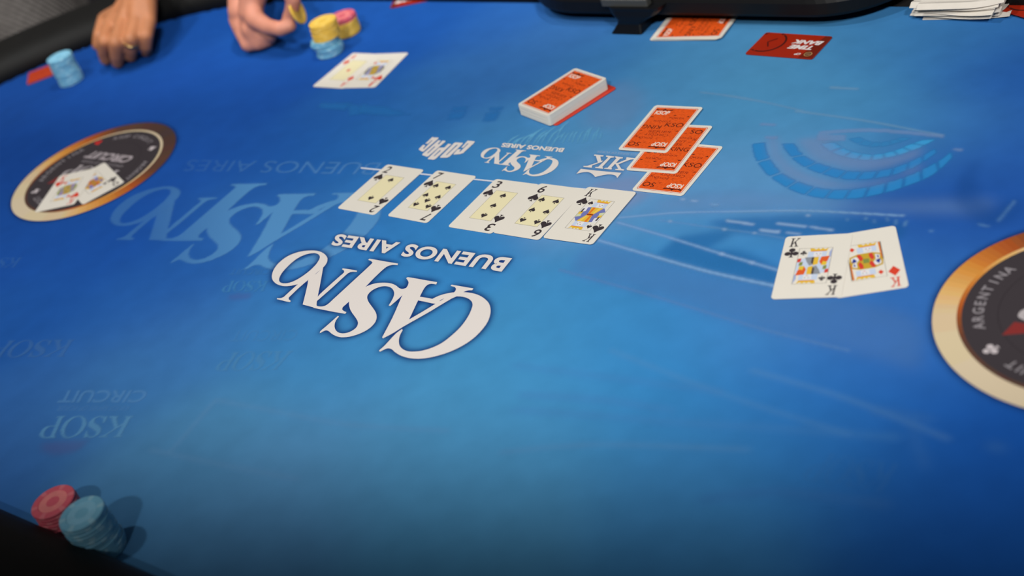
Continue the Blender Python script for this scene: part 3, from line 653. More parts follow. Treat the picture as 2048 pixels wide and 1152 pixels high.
def face_card(x, y, deg, level, ch, kind, label, cat='playing card', group=None, tilt=(0, 0)):
    c = link('playing_card', CARD_BODY, None, (x, y, TZ + .0006 + level)); c.rotation_euler = (tilt[0], tilt[1], math.radians(deg))
    tag(c, label, cat, group); col = RED if kind in ('heart', 'diamond') else BLK
    im = index_mesh(ch, kind, col); big_ = suit_mesh(kind, col, 13.6, 'big')
    put(c, 'corner_index', im); put(c, 'corner_index', im, rot=PI)
    put(c, 'suit_symbol', big_, -20.6, 19.6); put(c, 'suit_symbol', big_, 20.6, -19.6, PI)
    if ch in PIPS:
        def fn(f):
            f.poly(rrect(28.6 * mm, 50.4 * mm, .1 * mm, 1), GREYL, z=f.z - .00001); f.poly(rrect(28 * mm, 49.8 * mm, .1 * mm, 1), CREAM, z=f.z)
        put(c, 'centre_panel', flat_mesh('centre_panel', fn))
        sm_ = suit_mesh(kind, col, 8.4, 'small')
        for px, py in PIPS[ch]: put(c, 'pip', sm_, px, py, PI if py < 0 else 0)
    else:
        sty = {('K', 'spade'): 'spade', ('K', 'club'): 'club', ('K', 'diamond'): 'diamond'}.get((ch, kind))
        if not sty: sty = {'Q': ('q', ((206,160,60), (196,110,60), (130,120,170))), 'J': ('j', ((120,116,100), (200,160,60), (150,150,190))), 'K': ('k', ((150,156,90), (190,150,80), (150,130,170)))}[ch]
        put(c, 'court_picture', flat_mesh(('court_picture', ch, kind), lambda f: kingish(f, sty)))
        sm_ = suit_mesh(kind, col, 6.4, 'court')
        put(c, 'suit_symbol', sm_, -10, 18.4); put(c, 'suit_symbol', sm_, 10, -18.4, PI)
    return c
face_card(-.0995, 1.2774, -48.1, 0, '2', 'spade', 'two of spades, leftmost of the five face-up board cards')
face_card(-.0472, 1.2230, -48.2, 0, '7', 'spade', 'seven of spades, second board card, beside the two')
face_card(.0110, 1.1598, -46.6, 0, '3', 'spade', 'three of spades, middle one of the five board cards')
face_card(.0523, 1.1184, -46.7, .0004, '6', 'spade', 'six of spades between the three and the king on the board')
face_card(.0962, 1.0784, -45.4, .0008, 'K', 'spade', 'king of spades, rightmost of the five board cards')
face_card(.2885, .8626, -17.7, 0, 'K', 'diamond', 'king of diamonds half under the king of clubs, near the right emblem')
face_card(.2480, .8810, -29.4, .0005, 'K', 'club', 'king of clubs lying on the king of diamonds')
face_card(-.0734, 1.5945, -38.6, 0, 'J', 'heart', 'red court card with a heart half covered by the red ace, far side', )
face_card(-.1065, 1.6220, -45.5, .0005, 'A', 'diamond', 'red ace with a pale yellow panel lying on another red card')
face_card(-.4606, 1.5580, 22, 0, 'Q', 'club', 'black club court card tucked under a red one on the far round emblem')
face_card(-.4978, 1.5661, -17, .0005, 'K', 'heart', 'red court card on top of the pair on the far round emblem')

# backs
ORANGE = mat('orange_back', (230, 88, 26), 0.5, noise=.16, nscale=420, spec=.3)
DRED = ink((176, 52, 20)); DKB = ink((72, 26, 16)); DKM = ink((140, 46, 20)); WH2 = ink((232, 214, 200))
def back_mesh():
    def fn(f):
        f.poly([rrect(51.2 * mm, 80.8 * mm, 2 * mm), rrect(50.0 * mm, 79.6 * mm, 1.8 * mm)], ink((214, 84, 52)), z=f.z)
        f.poly(rrect(48.4 * mm, 78 * mm, .6 * mm), ORANGE, z=f.z + .00001)
        def T(s, cx, cy, w_, h_, m, rot=0, bold=0.0):
            V, F, _ = text2d(s, bold); q = boxq(cx * mm, cy * mm, w_ * mm, h_ * mm, rot); f.tri(quadmap(V, q), F, m, z=f.z + .00003)
        def crown(cx, cy, w_, fl_):
            P = [(-.5, 0), (.5, 0), (.56, .2), (.3, .1), (.1, .14), (0, .3), (-.1, .14), (-.3, .1), (-.56, .2)]
            f.poly([((cx + x * w_ * fl_) * mm, (cy + y * w_ * .62 * fl_) * mm) for x, y in P], DKB, z=f.z + .00003)
        T('KSOP', -13, 29.5, 17, 7.5, WH2, 0, .03); crown(-13, 34, 19, 1)
        T('KSOP', 13, -29.5, 17, 7.5, WH2, PI, .03); crown(13, -34, 19, -1)
        T('KSO', 12.5, 7.5, 21, 7.5, DKB); T('KING', -12, 1.5, 22, 7.0, DKB, PI)
        T('SO', -16, -31.5, 13.5, 7.5, DKB, PI); T('POKER', 9, 20.5, 18, 3.4, DKM); T('POKER', -9, -19, 17, 3.2, DKM, PI)
        T('SERIES', 2, -6.5, 26, 4.2, DKM); T('CIRCUIT', 1, -12.5, 28, 4.0, DKM, PI); T('K', -20, -17, 4, 5, DKM); T('KINGS', -5, 13.5, 20, 3.2, DKM)
        for x_, y_, s_ in ((-21.5, 20.5, 2.6), (4, 25.5, 2.2), (20.5, 24, 1.8), (21, -4, 2), (-21, -6, 1.8)):
            f.poly([((x_ - s_) * mm, (y_ - .6) * mm), ((x_ + s_) * mm, (y_ - .2) * mm), ((x_ + s_ * .4) * mm, (y_ + 1.1) * mm), ((x_ - s_ * .3) * mm, (y_ + .7) * mm)], DKB, z=f.z + .00003)
        rs_ = random.Random(5)
        for k in range(150):
            x_, y_ = rs_.uniform(-23, 23), rs_.uniform(-38, 38); a, b = rs_.uniform(.4, 1.6), rs_.uniform(.2, .5)
            f.poly([((x_ - a) * mm, y_ * mm), (x_ * mm, (y_ - b) * mm), ((x_ + a) * mm, y_ * mm), (x_ * mm, (y_ + b) * mm)], DKM if k % 2 else DRED, z=f.z + .00002)
    return flat_mesh('printed_back', fn)
BM = back_mesh()
def back_card(x, y, deg, level, label, group=None, flip=False, tilt=(0, 0), printed=True):
    c = link('playing_card', CARD_BODY, None, (x, y, TZ + .0006 + level)); c.rotation_euler = (tilt[0], tilt[1], math.radians(deg) + (PI if flip else 0))
    tag(c, label, 'playing card', group)
    if printed: put(c, 'printed_back', BM)
    return c
back_card(.1961, 1.1062, -46.0, 0, 'face-down orange card, lowest and nearest of the three overlapping ones')
back_card(.2005, 1.1482, -43.4, .0006, 'face-down orange card in the middle of the three overlapping ones', flip=True)
back_card(.2041, 1.1913, -43.8, .0012, 'face-down orange card on top of the three overlapping ones')
# discard pile by the tray
pc = atl([(1341.6, 31.7), (1478, 27), (1444, 71), (1297.7, 75.7)], .003).mean(0)
for i in range(8):
    off = rng.normal(0, .0009, 2) + (np.array([-.0025, .0018]) * (i < 4))
    back_card(pc[0] + off[0], pc[1] + off[1] - .002, -40.5 + 90 + rng.normal(0, 1.3), .0004 * i,
              'top card of the face-down orange pile in front of the tray' if i == 7 else ORD[i] % ('white-edged card', 'face-down pile in front of the tray'), 'cards of the discard pile')

# the deck on its red cut card
dk = empty('card_deck', (.1283, 1.3240, TZ + .0006), math.radians(-64.3))
tag(dk, 'thick squared deck of face-down cards with an orange printed back', 'card deck')
V = []; F = []; base = rrect(CW, CHH, .0036); n = len(base); NC = 44
for i in range(NC):
    lean = .0000 if i < 0 else (NC - i) / NC
    ox = -.0014 * lean + rng.normal(0, .00012); oy = .0002 * lean + rng.normal(0, .00015); z0 = .0010 + i * .00030; b = len(V)
    V += [(x + ox, y + oy, z0) for x, y in base] + [(x + ox, y + oy, z0 + .00026) for x, y in base]
    F += [tuple(range(b + n - 1, b - 1, -1)), tuple(range(b + n, b + 2 * n))] + [(b + k, b + (k + 1) % n, b + n + (k + 1) % n, b + n + k) for k in range(n)]
cs = link('card_stack', mesh('card_stack', V, F, card_white), dk); cs['kind'] = 'stuff'
top = link('top_card', CARD_BODY, dk, (0, 0, .0010 + NC * .0003)); link('printed_back', BM, top)
cc = atl([(1110.4, 252), (1231, 177)]).mean(0)
redp = mat('red_plastic', (214, 62, 42), .45, spec=.4)
ax = math.radians(23.9); nrm = np.array([-math.sin(ax), math.cos(ax)])
cm_ = cc + nrm * .0275 + np.array([.0,-.0])
cut = link('cut_card', slab('cut_card', rrect(.060, .0890, .004), 0, .0008, redp), None, (cm_[0], cm_[1], TZ + .0006)); cut.rotation_euler = (0, 0, ax - PI / 2)
tag(cut, 'plain red cut card sticking out beneath the deck', 'cut card')

# ------------------------------------------------------------------ red time cards
RC = (.083, .049); tbm = mat('red_card', (164, 38, 14), .4, noise=.05, nscale=40, spec=.4); tbdark = ink((108, 34, 20))
TB_BODY = slab('time_card_body', rrect(RC[0], RC[1], .003), 0, .0009, tbm)
def tb_print():
    f = Flat(.00094, .000012); W = ink((226, 218, 216)); D = ink((70, 20, 16)); G = ink((190, 150, 90))
    f.poly([(-41.2 * mm, -24 * mm), (-33 * mm, -24.2 * mm), (-24 * mm, 24 * mm), (-41.2 * mm, 24 * mm)], ink((112, 36, 18), .55), z=f.z - .00001)
    def T(s, cx, cy, w_, h_, m, bold=.05, sl=.3): V_, F_, _ = text2d(s, bold); f.tri(quadmap(V_, boxq(cx * mm, cy * mm, w_ * mm, h_ * mm, 0, sl)), F_, m)
    T('TIME', -17, 2.4, 29, 8.6, W); T('BANK', -18.5, -8.6, 35, 8.6, W); T('CP', -20, 16.6, 7, 4.2, W)
    cxy = (27.8, -3.6)
    for k in range(48):
        a0 = k / 48 * 2 * PI; wd = 2.2 if math.cos(a0 - 2.6) > .2 or k % 2 == 0 else .7
        q = [(cxy[0] + r * math.cos(a), cxy[1] + r * math.sin(a)) for r, a in ((21.6, a0), (21.6, a0 + .131), (21.6 - wd, a0 + .131), (21.6 - wd, a0))]
        if all(abs(x) < 41 and abs(y) < 24 for x, y in q): f.poly([(x * mm, y * mm) for x, y in q], D)
    f.poly([(x * mm, y * mm) for x, y in ribbon([cxy, (cxy[0] - 8, cxy[1] - 8.5)], 1.3)], D); f.poly([(x * mm, y * mm) for x, y in ribbon([cxy, (cxy[0] - 5.5, cxy[1] + 10)], 1.3)], D)
    cc_ = lambda r: [((-32.5 + r * math.cos(a)) * mm, (16 + r * math.sin(a)) * mm) for a in np.linspace(0, 2 * PI, 28, endpoint=False)]
    f.poly([cc_(4.6), cc_(3.8)], G); f.poly(cc_(3.8), ink((96, 60, 50))); T('KSOP', -32.5, 16, 5.2, 1.8, G, .02, 0)
    return f.build('printed_face')
TBP = tb_print()
def time_card(x, y, deg, label, z=0.0, tilt=(0, 0)):
    c = link('time_bank_card', TB_BODY, None, (x, y, TZ + .0006 + z)); c.rotation_euler = (tilt[0], tilt[1], math.radians(deg)); tag(c, label, 'card')
    link('printed_face', TBP, c); return c
time_card(.3773, 1.2703, 130.5, 'red card with white TIME BANK lettering in front of the dealer tray')
a_, b_ = at(780, 18), at(870, 0); d_ = b_ - a_; an = math.atan2(d_[1], d_[0]); nn = np.array([-math.sin(an), math.cos(an)])
c_ = a_ + np.array([math.cos(an), math.sin(an)]) * .0415 + nn * .0245
time_card(c_[0], c_[1], math.degrees(an), 'red time card cut off by the top of the picture, left of the tray')
k0 = at(1996, 26); k1 = at(2048, 41); d_ = (k1 - k0) / np.linalg.norm(k1 - k0); an = math.atan2(d_[1], d_[0]); nn = np.array([-d_[1], d_[0]])
c_ = k0 + d_ * .0415 + nn * .0245
time_card(c_[0], c_[1], math.degrees(an) + 180, 'red time card in the far right corner beside the paper slips', z=.0025)
p0 = at(55, 171); p1 = at(120, 146); d_ = (p1 - p0) / np.linalg.norm(p1 - p0); nn = np.array([-d_[1], d_[0]]); kc = p0 + d_ * .027 + nn * .025
oc = link('seat_card', slab('seat_card', rrect(.054, .050, .003), 0, .0012, mat('orange_card', (166, 50, 14), .45)), None, (kc[0], kc[1], TZ + .0006))
oc.rotation_euler = (0, 0, math.atan2(d_[1], d_[0])); tag(oc, 'orange-red card lying on the cloth behind the light blue chip stack by the left rail', 'card')

# ------------------------------------------------------------------ chips
CHR, CHT = .0195, .0033
def chip_mesh(name, m, m2):
    prof_ = [(0, 0), (CHR - .0006, 0), (CHR, .0006), (CHR, CHT - .0006), (CHR - .0006, CHT), (.0135, CHT), (.0130, CHT - .0004), (0, CHT - .0004)]
    n = 48; V = []; F = []; I = []
    for r, z in prof_[1:-1]: V += [(r * math.cos(2 * PI * k / n), r * math.sin(2 * PI * k / n), z) for k in range(n)]
    L_ = len(prof_) - 2
    for a in range(L_ - 1):
        for k in range(n):
            F.append((a * n + k, a * n + (k + 1) % n, (a + 1) * n + (k + 1) % n, (a + 1) * n + k)); I.append(1 if (k % 8 in (0, 1) and a < 4) else 0)
    F.append(tuple(range(n - 1, -1, -1))); I.append(0); F.append(tuple((L_ - 1) * n + k for k in range(n))); I.append(0)
    return mesh(name, V, F, [m, m2], I)
def chipset(nm, rgb, rgb2, rgbi):
    m = mat(nm + '_clay', rgb, .55, noise=.05, nscale=200, spec=.35); m2 = mat(nm + '_edge', rgb2, .55); mi = mat(nm + '_inlay', rgbi, .4, noise=.1, nscale=150)
    n = 40; V = [(.0128 * math.cos(2 * PI * k / n), .0128 * math.sin(2 * PI * k / n), CHT - .00036) for k in range(n)]
    V += [(.006 * math.cos(2 * PI * k / n), .006 * math.sin(2 * PI * k / n), CHT - .00036) for k in range(n)]
    F = [(k, (k + 1) % n, n + (k + 1) % n, n + k) for k in range(n)] + [tuple(range(n, 2 * n))]
    return chip_mesh(nm + '_chip', m, m2), mesh(nm + '_inlay', V, F, [mi, m], [0] * n + [1])
BLUE = chipset('blue', (112, 174, 202), (140, 190, 210), (130, 188, 214)); YEL = chipset('yellow', (232, 188, 74), (236, 196, 90), (236, 200, 96)); PINK = chipset('pink', (206, 88, 104), (214, 112, 122), (224, 128, 126))
def chip(kind, x, y, h, label, group, top=False, rx=0, ry=0, rz=None):
    nm = {id(BLUE): 'blue', id(YEL): 'yellow', id(PINK): 'pink'}[id(kind)]
    o = link('poker_chip', kind[0], None, (x, y, TZ + .0006 + h)); o.rotation_euler = (rx, ry, random.uniform(0, 6) if rz is None else rz)
    tag(o, label, 'poker chip', group)
    if top: link('inlay', kind[1], o)
    return o
def stack(px, py, kinds, desc, group, lean=(0, 0), jit=.0006):
    b = at(px, py); h = 0; n = len(kinds)
    for i, (kd, ox, oy, lab) in enumerate(kinds):
        chip(kd, b[0] + ox + rng.normal(0, jit) + lean[0] * i, b[1] + oy + rng.normal(0, jit) + lean[1] * i, h, lab, group, top=(i == n - 1)); h += CHT + .00005
# stack by the left rail: centre of its foot
stack(145, 163, [(BLUE, 0, 0, ORD[i] % ('light blue chip', 'stack beside the left rail') if i < 12 else 'topmost light blue chip of the tall stack beside the left rail') for i in range(13)], '', 'blue chips beside the left rail', jit=.0004)
offs = [(.000, 0), (.001, .0005), (.0015, 0), (.001, -.001), (-.002, .001), (-.003, 0), (-.001, .0005)]
ks = [(BLUE, a, b, ORD[i] % ('light blue chip', 'yellow-topped stack by the hand')) for i, (a, b) in enumerate(offs)]
ks += [(YEL, .0035 + .0003 * i, .001, '%s yellow chip above the blue ones, stack by the pinching hand' % ('first', 'second', 'third', 'fourth', 'fifth', 'sixth')[i] if i < 6 else 'topmost yellow chip of the stack by the pinching hand') for i in range(7)]
stack(662, 106, ks, '', 'chips of the two-coloured stack', jit=.0003)
stack(697, 66, [(YEL, 0, 0, ORD[i] % ('yellow chip', 'short stack behind the two-coloured one')) for i in range(6)] + [(PINK, .0005, .0008, 'pink chip, lower of two on the short stack behind'), (PINK, 0, .001, 'topmost pink chip on the short stack behind the yellow one')], '', 'chips of the short stack', jit=.0003)
# near-left stacks, seen over the rail
def stack_top(px, py, kd, n, lab, labtop, grp):
    h = n * (CHT + .00005); b = at(px, py, h)
    for i in range(n): chip(kd, b[0] + rng.normal(0, .0004), b[1] + rng.normal(0, .0004), i * (CHT + .00005), labtop if i == n - 1 else ORD[i] % lab, grp, top=(i == n - 1))
stack_top(106, 1004, PINK, 9, ('pink chip', 'blurred stack at near left'), 'topmost pink chip of the blurred stack by the near left rail', 'pink chips by the near left rail')
stack_top(163, 1027, BLUE, 13, ('dull blue chip', 'blurred stack at near left'), 'topmost dull blue chip of the blurred stack by the near left rail', 'blue chips by the near left rail')

# ------------------------------------------------------------------ dealer tray
tray = empty('dealer_tray', tuple(UVW(.055, .497)) + (TZ + .0006,), math.atan2(AU[1], AU[0])); tag(tray, 'black rounded dealer chip tray with a grey latch at the top edge', 'chip tray')
blackp = mat('black_plastic', (13, 13, 13), .5, noise=.1, nscale=60, spec=.25); greyp = mat('grey_latch', (66, 66, 62), .5); blackm = mat('black_block', (12, 13, 16), .4, spec=.3)
def lofted(name, loops, m, smooth=False):
    n = len(loops[0][0]); V = []; F = []
    for lp, z in loops: V += [(x, y, z) for x, y in lp]
    for a in range(len(loops) - 1):
        for k in range(n): F.append((a * n + k, a * n + (k + 1) % n, (a + 1) * n + (k + 1) % n, (a + 1) * n + k))
    F.append(tuple(range(n - 1, -1, -1))); F.append(tuple((len(loops) - 1) * n + k for k in range(n)))
    return mesh(name, V, F, m, smooth=smooth)
o1 = rrect(.520, .240, .100, 14, 0, .030)
def shr(lp, d, cx=0, cy=.03):
    P = np.array(lp); c = np.array([cx, cy]); D = P - c; return [tuple(c + v * (1 - d / max(np.linalg.norm(v), 1e-6))) for v in D]
link('tray_rim', lofted('tray_rim', [(shr(o1, .008), .014), (shr(o1, .002), .0155), (o1, .019), (o1, .032), (shr(o1, .003), .0365), (shr(o1, .010), .038), (shr(o1, .022), .038), (shr(o1, .028), .030)], blackp), tray)
link('tray_base', lofted('tray_base', [(rrect(.44, .15, .03, 6, 0, .045), 0), (rrect(.44, .15, .03, 6, 0, .045), .0145)], blackm), tray)
HY = -.022
link('lock_housing', lofted('lock_housing', [(rrect(.044, .030, .003, 4, -.072, -.073 + HY), 0), (rrect(.034, .026, .003, 4, -.068, -.071 + HY), .011), (rrect(.042, .030, .008, 4, -.064, -.070 + HY), .016), (rrect(.062, .034, .010, 4, -.060, -.068 + HY), .022), (rrect(.074, .036, .012, 4, -.058, -.066 + HY), .028), (rrect(.076, .036, .012, 4, -.058, -.066 + HY), .032)], blackm), tray)
link('latch', lofted('latch', [(rrect(.066, .012, .003, 4, -.071, -.0955), .0325), (rrect(.066, .012, .003, 4, -.071, -.0955), .0405), (rrect(.062, .009, .003, 4, -.071, -.0945), .0420)], greyp), tray)['label'] = 'grey latch bar'
for k in range(5):
    link('chip_groove', lofted('chip_groove', [(rrect(.044, .150, .010, 4, -.17 + k * .085, .04), 0.0305), (rrect(.038, .144, .010, 4, -.17 + k * .085, .04), 0.0330)], blackm), tray)

# ------------------------------------------------------------------ paper slips, far right
paper = mat('paper', (224, 216, 204), .8, noise=.04, nscale=60)
def slip(x, y, deg, h, w_, l_, curl, label):
    nx, ny = 8, 6; V = []; F = []
    for zz_ in (0, .00015):
        for a in range(ny + 1):
            for b in range(nx + 1):
                X = (b / nx - .5) * w_; Y = (a / ny - .5) * l_; V.append((X, Y, zz_ + curl * (max(0, b / nx - .55) ** 2) * 3 + curl * .35 * math.sin(a * 1.3) ** 2))
    s_ = nx + 1; o_ = s_ * (ny + 1)
    for a in range(ny):
        for b in range(nx):
            i = a * s_ + b; F.append((i + o_, i + 1 + o_, i + 1 + s_ + o_, i + s_ + o_)); F.append((i, i + s_, i + 1 + s_, i + 1))
    ed = [b for b in range(nx + 1)] + [a * s_ + nx for a in range(1, ny + 1)] + [ny * s_ + b for b in range(nx - 1, -1, -1)] + [a * s_ for a in range(ny - 1, 0, -1)]
    for i in range(len(ed)): F.append((ed[i], ed[(i + 1) % len(ed)], ed[(i + 1) % len(ed)] + o_, ed[i] + o_))
    o = link('paper_slip', mesh('paper_slip', V, F, paper, smooth=False), None, (x, y, TZ + .0006 + h)); o.rotation_euler = (0, 0, math.radians(deg))
    tag(o, label, 'paper slip', 'loose pile of white slips'); return o
pb = at(1936, 22)
NS = 11
for i in range(NS):
    lab = ORD[i] % ('white slip', 'loose paper pile at the far right') if 0 < i < NS - 1 else ('lowest white slip sticking out under the loose paper pile' if i == 0 else 'topmost white slip of the loose paper pile at the far right')
    slip(pb[0] + rng.uniform(-.007, .007), pb[1] + .004 + rng.uniform(-.007, .007), -46 + rng.uniform(-10, 10), i * .0016, .090, .046, .004 + .0006 * i, lab)

# ------------------------------------------------------------------ people
def capsules(chains, vox, name, mats, smooth_it=6):
    """tapered round limbs merged into ONE continuous skin"""
    V = []; F = []
    def ball(c, r, k=10):
        b = len(V); V.append((c[0], c[1], c[2] + r))
        for i in range(1, k):
            th = PI * i / k
            for q in range(2 * k): ph = PI * q / k; V.append((c[0] + r * math.sin(th) * math.cos(ph), c[1] + r * math.sin(th) * math.sin(ph), c[2] + r * math.cos(th)))
        V.append((c[0], c[1], c[2] - r)); n = 2 * k
        for q in range(n): F.append((b, b + 1 + q, b + 1 + (q + 1) % n))
        for i in range(k - 2):
            for q in range(n): F.append((b + 1 + i * n + q, b + 1 + (i + 1) * n + q, b + 1 + (i + 1) * n + (q + 1) % n, b + 1 + i * n + (q + 1) % n))
        e_ = b + 1 + (k - 1) * n
        for q in range(n): F.append((e_, e_ - n + (q + 1) % n, e_ - n + q))
    def cone(a, b_, ra, rb, k=18):
        a, b_ = np.array(a, float), np.array(b_, float); d = b_ - a; L = np.linalg.norm(d)
        if L < 1e-5: return
        d /= L; u_ = np.cross(d, [0, 0, 1] if abs(d[2]) < .9 else [1, 0, 0]); u_ /= np.linalg.norm(u_); v_ = np.cross(d, u_); b0 = len(V)
        for c, r in ((a, ra), (b_, rb)):
            for q in range(k): V.append(tuple(c + r * (math.cos(2 * PI * q / k) * u_ + math.sin(2 * PI * q / k) * v_)))
        for q in range(k): F.append((b0 + q, b0 + (q + 1) % k, b0 + k + (q + 1) % k, b0 + k + q))
        F.append(tuple(b0 + q for q in range(k - 1, -1, -1))); F.append(tuple(b0 + k + q for q in range(k)))
    for ch in chains:
        for i, (c, r) in enumerate(ch):
            ball(c, r)
            if i: cone(ch[i - 1][0], c, ch[i - 1][1], r)
    me = mesh('raw', V, F, mats); o = bpy.data.objects.new('raw', me); COL.objects.link(o)
    m = o.modifiers.new('r', 'REMESH'); m.mode = 'VOXEL'; m.voxel_size = vox; m.use_smooth_shade = True
    sm_ = o.modifiers.new('s', 'SMOOTH'); sm_.factor = .5; sm_.iterations = smooth_it
    dg = bpy.context.evaluated_depsgraph_get(); out = bpy.data.meshes.new_from_object(o.evaluated_get(dg)); out.name = name
    bpy.data.objects.remove(o); bpy.data.meshes.remove(me)
    out.materials.clear()
    for mt in (mats if isinstance(mats, list) else [mats]): out.materials.append(mt)
    return out
def lerp(a, b, t): return np.array(a) * (1 - t) + np.array(b) * t
def blob(a, b, ra, rb, n=5): return [(lerp(a, b, i / (n - 1)), ra + (rb - ra) * i / (n - 1)) for i in range(n)]
def skin_mat(name, rgb, rgb2):
    m = mat(name, rgb, .52, noise=.10, nscale=45, bump=.15, bscale=350, spec=.35); b = m.node_tree.nodes['Principled BSDF']
    b.inputs['Subsurface Weight'].default_value = .12; b.inputs['Subsurface Radius'].default_value = (.01, .004, .002); b.inputs['Subsurface Scale'].default_value = .3
    return m
skinA = skin_mat('skin_tan', (180, 118, 80), None); skinB = skin_mat('skin_fair', (206, 138, 114), None)
def human(name, label, hand_chains, wrist, elbow, side, head, hips, skin, cloth, cloth_name, other_hand, sleeve_t=.25):
    """seated figure: hand_chains already posed; body one mesh, clothing as children"""
    hd = np.array(head); hp = np.array(hips); neck = hd + np.array([0, 0, -.15]); chest = lerp(neck, hp, .38); fwd = side['fwd']; rt = side['rt']
    shn = neck + rt * .17 + np.array([0, 0, -.06]); shf = neck - rt * .17 + np.array([0, 0, -.06])
    e2 = shf * .5 + np.array(other_hand) * .5 + np.array([0, 0, -.10]) - rt * .05
    body = list(hand_chains)
    body += [blob(wrist, elbow, .027, .042), blob(elbow, shn, .042, .052)]
    body += [blob(shf, e2, .052, .042), blob(e2, other_hand, .042, .028), [(np.array(other_hand), .036), (np.array(other_hand) + fwd * .06, .030)]]
    for k in range(4): q = np.array(other_hand) + fwd * .07 + rt * (.024 - .016 * k); body.append([(q, .011), (q + fwd * .035, .0095), (q + fwd * .055 - np.array([0, 0, .012]), .008)])
    q = np.array(other_hand) + fwd * .02 + rt * .03; body.append([(q, .013), (q + fwd * .03 + rt * .018, .010), (q + fwd * .055 + rt * .02, .009)])
    body += [[(neck - np.array([0, 0, .06]), .060), (neck, .054), (hd - np.array([0, 0, .05]), .056)]]
    body += [[(hd + np.array([0, 0, .03]) - fwd * .012, .088), (hd - np.array([0, 0, .01]) + fwd * .01, .080), (hd - np.array([0, 0, .055]) + fwd * .03, .056), (hd - np.array([0, 0, .085]) + fwd * .045, .034)]]
    body += [[(hd + fwd * .092 + np.array([0, 0, .012]), .009), (hd + fwd * .106 - np.array([0, 0, .018]), .013)]]
    for s_ in (-1, 1): body.append([(hd + rt * .086 * s_ + np.array([0, 0, .012]), .014), (hd + rt * .084 * s_ - np.array([0, 0, .022]), .010)])
    for s_ in (-1, 1): body.append(blob(chest + rt * .07 * s_, hp + rt * .07 * s_, .095, .105, 4))
    root = link(name, capsules(body, .0027, name, skin, 5)); tag(root, label, 'person')
    # clothing
    cl = [blob(shn, lerp(shn, elbow, 1), .066, .060), blob(elbow, lerp(elbow, wrist, sleeve_t), .060, .052), blob(shf, e2, .066, .058), blob(e2, other_hand + (e2 - other_hand) * .12, .058, .042)]
    for s_ in (-1, 1): cl.append(blob(neck - np.array([0, 0, .11]) + rt * .09 * s_, hp + rt * .085 * s_, .108, .125, 6))
    cl.append([(shn, .070), (neck - np.array([0, 0, .085]), .072), (shf, .070)])
    c = link(cloth_name, capsules(cl, .007, cloth_name, cloth, 4), root)
    tr = mat('dark_trousers', (32, 34, 44), .9)
    lg = [[(hp, .13)]]
    for s_ in (-1, 1):
        kn = hp + fwd * .40 + rt * .14 * s_ + np.array([0, 0, -.02]); kn[2] = .50; ft = kn.copy(); ft[2] = .10; lg.append(blob(hp + rt * .09 * s_, kn, .095, .07)); lg.append(blob(kn, ft, .068, .048)); lg.append([(ft - np.array([0, 0, .045]), .05), (ft + fwd * .14 - np.array([0, 0, .055]), .04)])
    link('trousers', capsules(lg, .010, 'trousers', tr, 4), root)
    hr = mat('dark_hair', (34, 26, 22), .8, bump=.5, bscale=200)
    link('hair', capsules([[(hd + np.array([0, 0, .055]) - fwd * .025, .088), (hd + np.array([0, 0, .01]) - fwd * .042, .078)]], .005, 'hair', hr, 2), root)
    for s_ in (-1, 1):
        e = hd + fwd * .080 + rt * .030 * s_ + np.array([0, 0, .012]); ey = link('eye', capsules([[(e, .0105)]], .002, 'eye', mat('eye_white', (205, 198, 190), .3), 1), root); link('iris', capsules([[(e + fwd * .0075, .0045)]], .001, 'iris', mat('iris_brown', (50, 34, 26), .2), 1), ey)
    m_ = hd + fwd * .088 - np.array([0, 0, .052]); link('mouth', capsules([[(m_ - rt * .02, .005), (m_ + fwd * .004, .007), (m_ + rt * .02, .005)]], .002, 'mouth', mat('lip', (160, 84, 78), .4), 1), root)
    ch = empty('chair', (hp[0], hp[1], 0), math.atan2(fwd[1], fwd[0]) - PI / 2); tag(ch, 'dark padded chair under the ' + cloth_name.replace('_', ' ') + '-wearing seated player', 'chair', None)
    cm = mat('chair_fabric', (40, 38, 42), .9); lm = mat('chair_metal', (50, 50, 52), .4, metal=.8)
    link('seat', lofted('seat', [(rrect(.46, .44, .05, 5), .40), (rrect(.48, .46, .05, 5), .415), (rrect(.46, .44, .05, 5), .43)], cm), ch)
    link('backrest', lofted('backrest', [(rrect(.42, .035, .015, 4, 0, -.245), .50), (rrect(.44, .04, .015, 4, 0, -.265), .90), (rrect(.40, .03, .012, 4, 0, -.268), .93)], cm), ch)
    for sx in (-1, 1):
        link('leg', lofted('leg', [(rrect(.03, .03, .012, 3, sx * .20, .19), 0), (rrect(.03, .03, .012, 3, sx * .19, .18), .40)], lm), ch)
        link('leg', lofted('leg', [(rrect(.03, .03, .012, 3, sx * .20, -.25), 0), (rrect(.03, .03, .012, 3, sx * .19, -.235), .52)], lm), ch)
    return root
# -- left player: hand resting on the cloth, knuckles up, ring on the ring finger
A = lambda x, y, h: j3(x, y, h)
wrA = A(283, -16, .078)
mc = [A(222, 48, .050), A(247, 43, .056), A(273, 41, .056), A(298, 43, .050)]
pip = [A(210, 83, .045), A(232, 86, .046), A(262, 78, .045), A(292, 72, .040)]
dip = [A(207, 104, .026), A(232, 110, .026), A(262, 99, .026), A(292, 92, .024)]
tip = [A(211, 119, .011), A(235, 125, .010), A(262, 113, .011), A(293, 103, .010)]
rM = [.0125, .0125, .012, .0115]; rP = [.0114, .0118, .0112, .0106]; rT = [.0092, .0094, .0090, .0086]
hc = []
for i in range(4):
    hc.append([(lerp(wrA, mc[i], .12), .022), (lerp(wrA, mc[i], .55), .0175), (mc[i], rM[i])])
    hc.append([(mc[i], rM[i]), (lerp(mc[i], pip[i], .5), rP[i]), (pip[i], rP[i]), (lerp(pip[i], dip[i], .6), rP[i] * .92), (dip[i], rT[i] * 1.05), (tip[i], rT[i])])
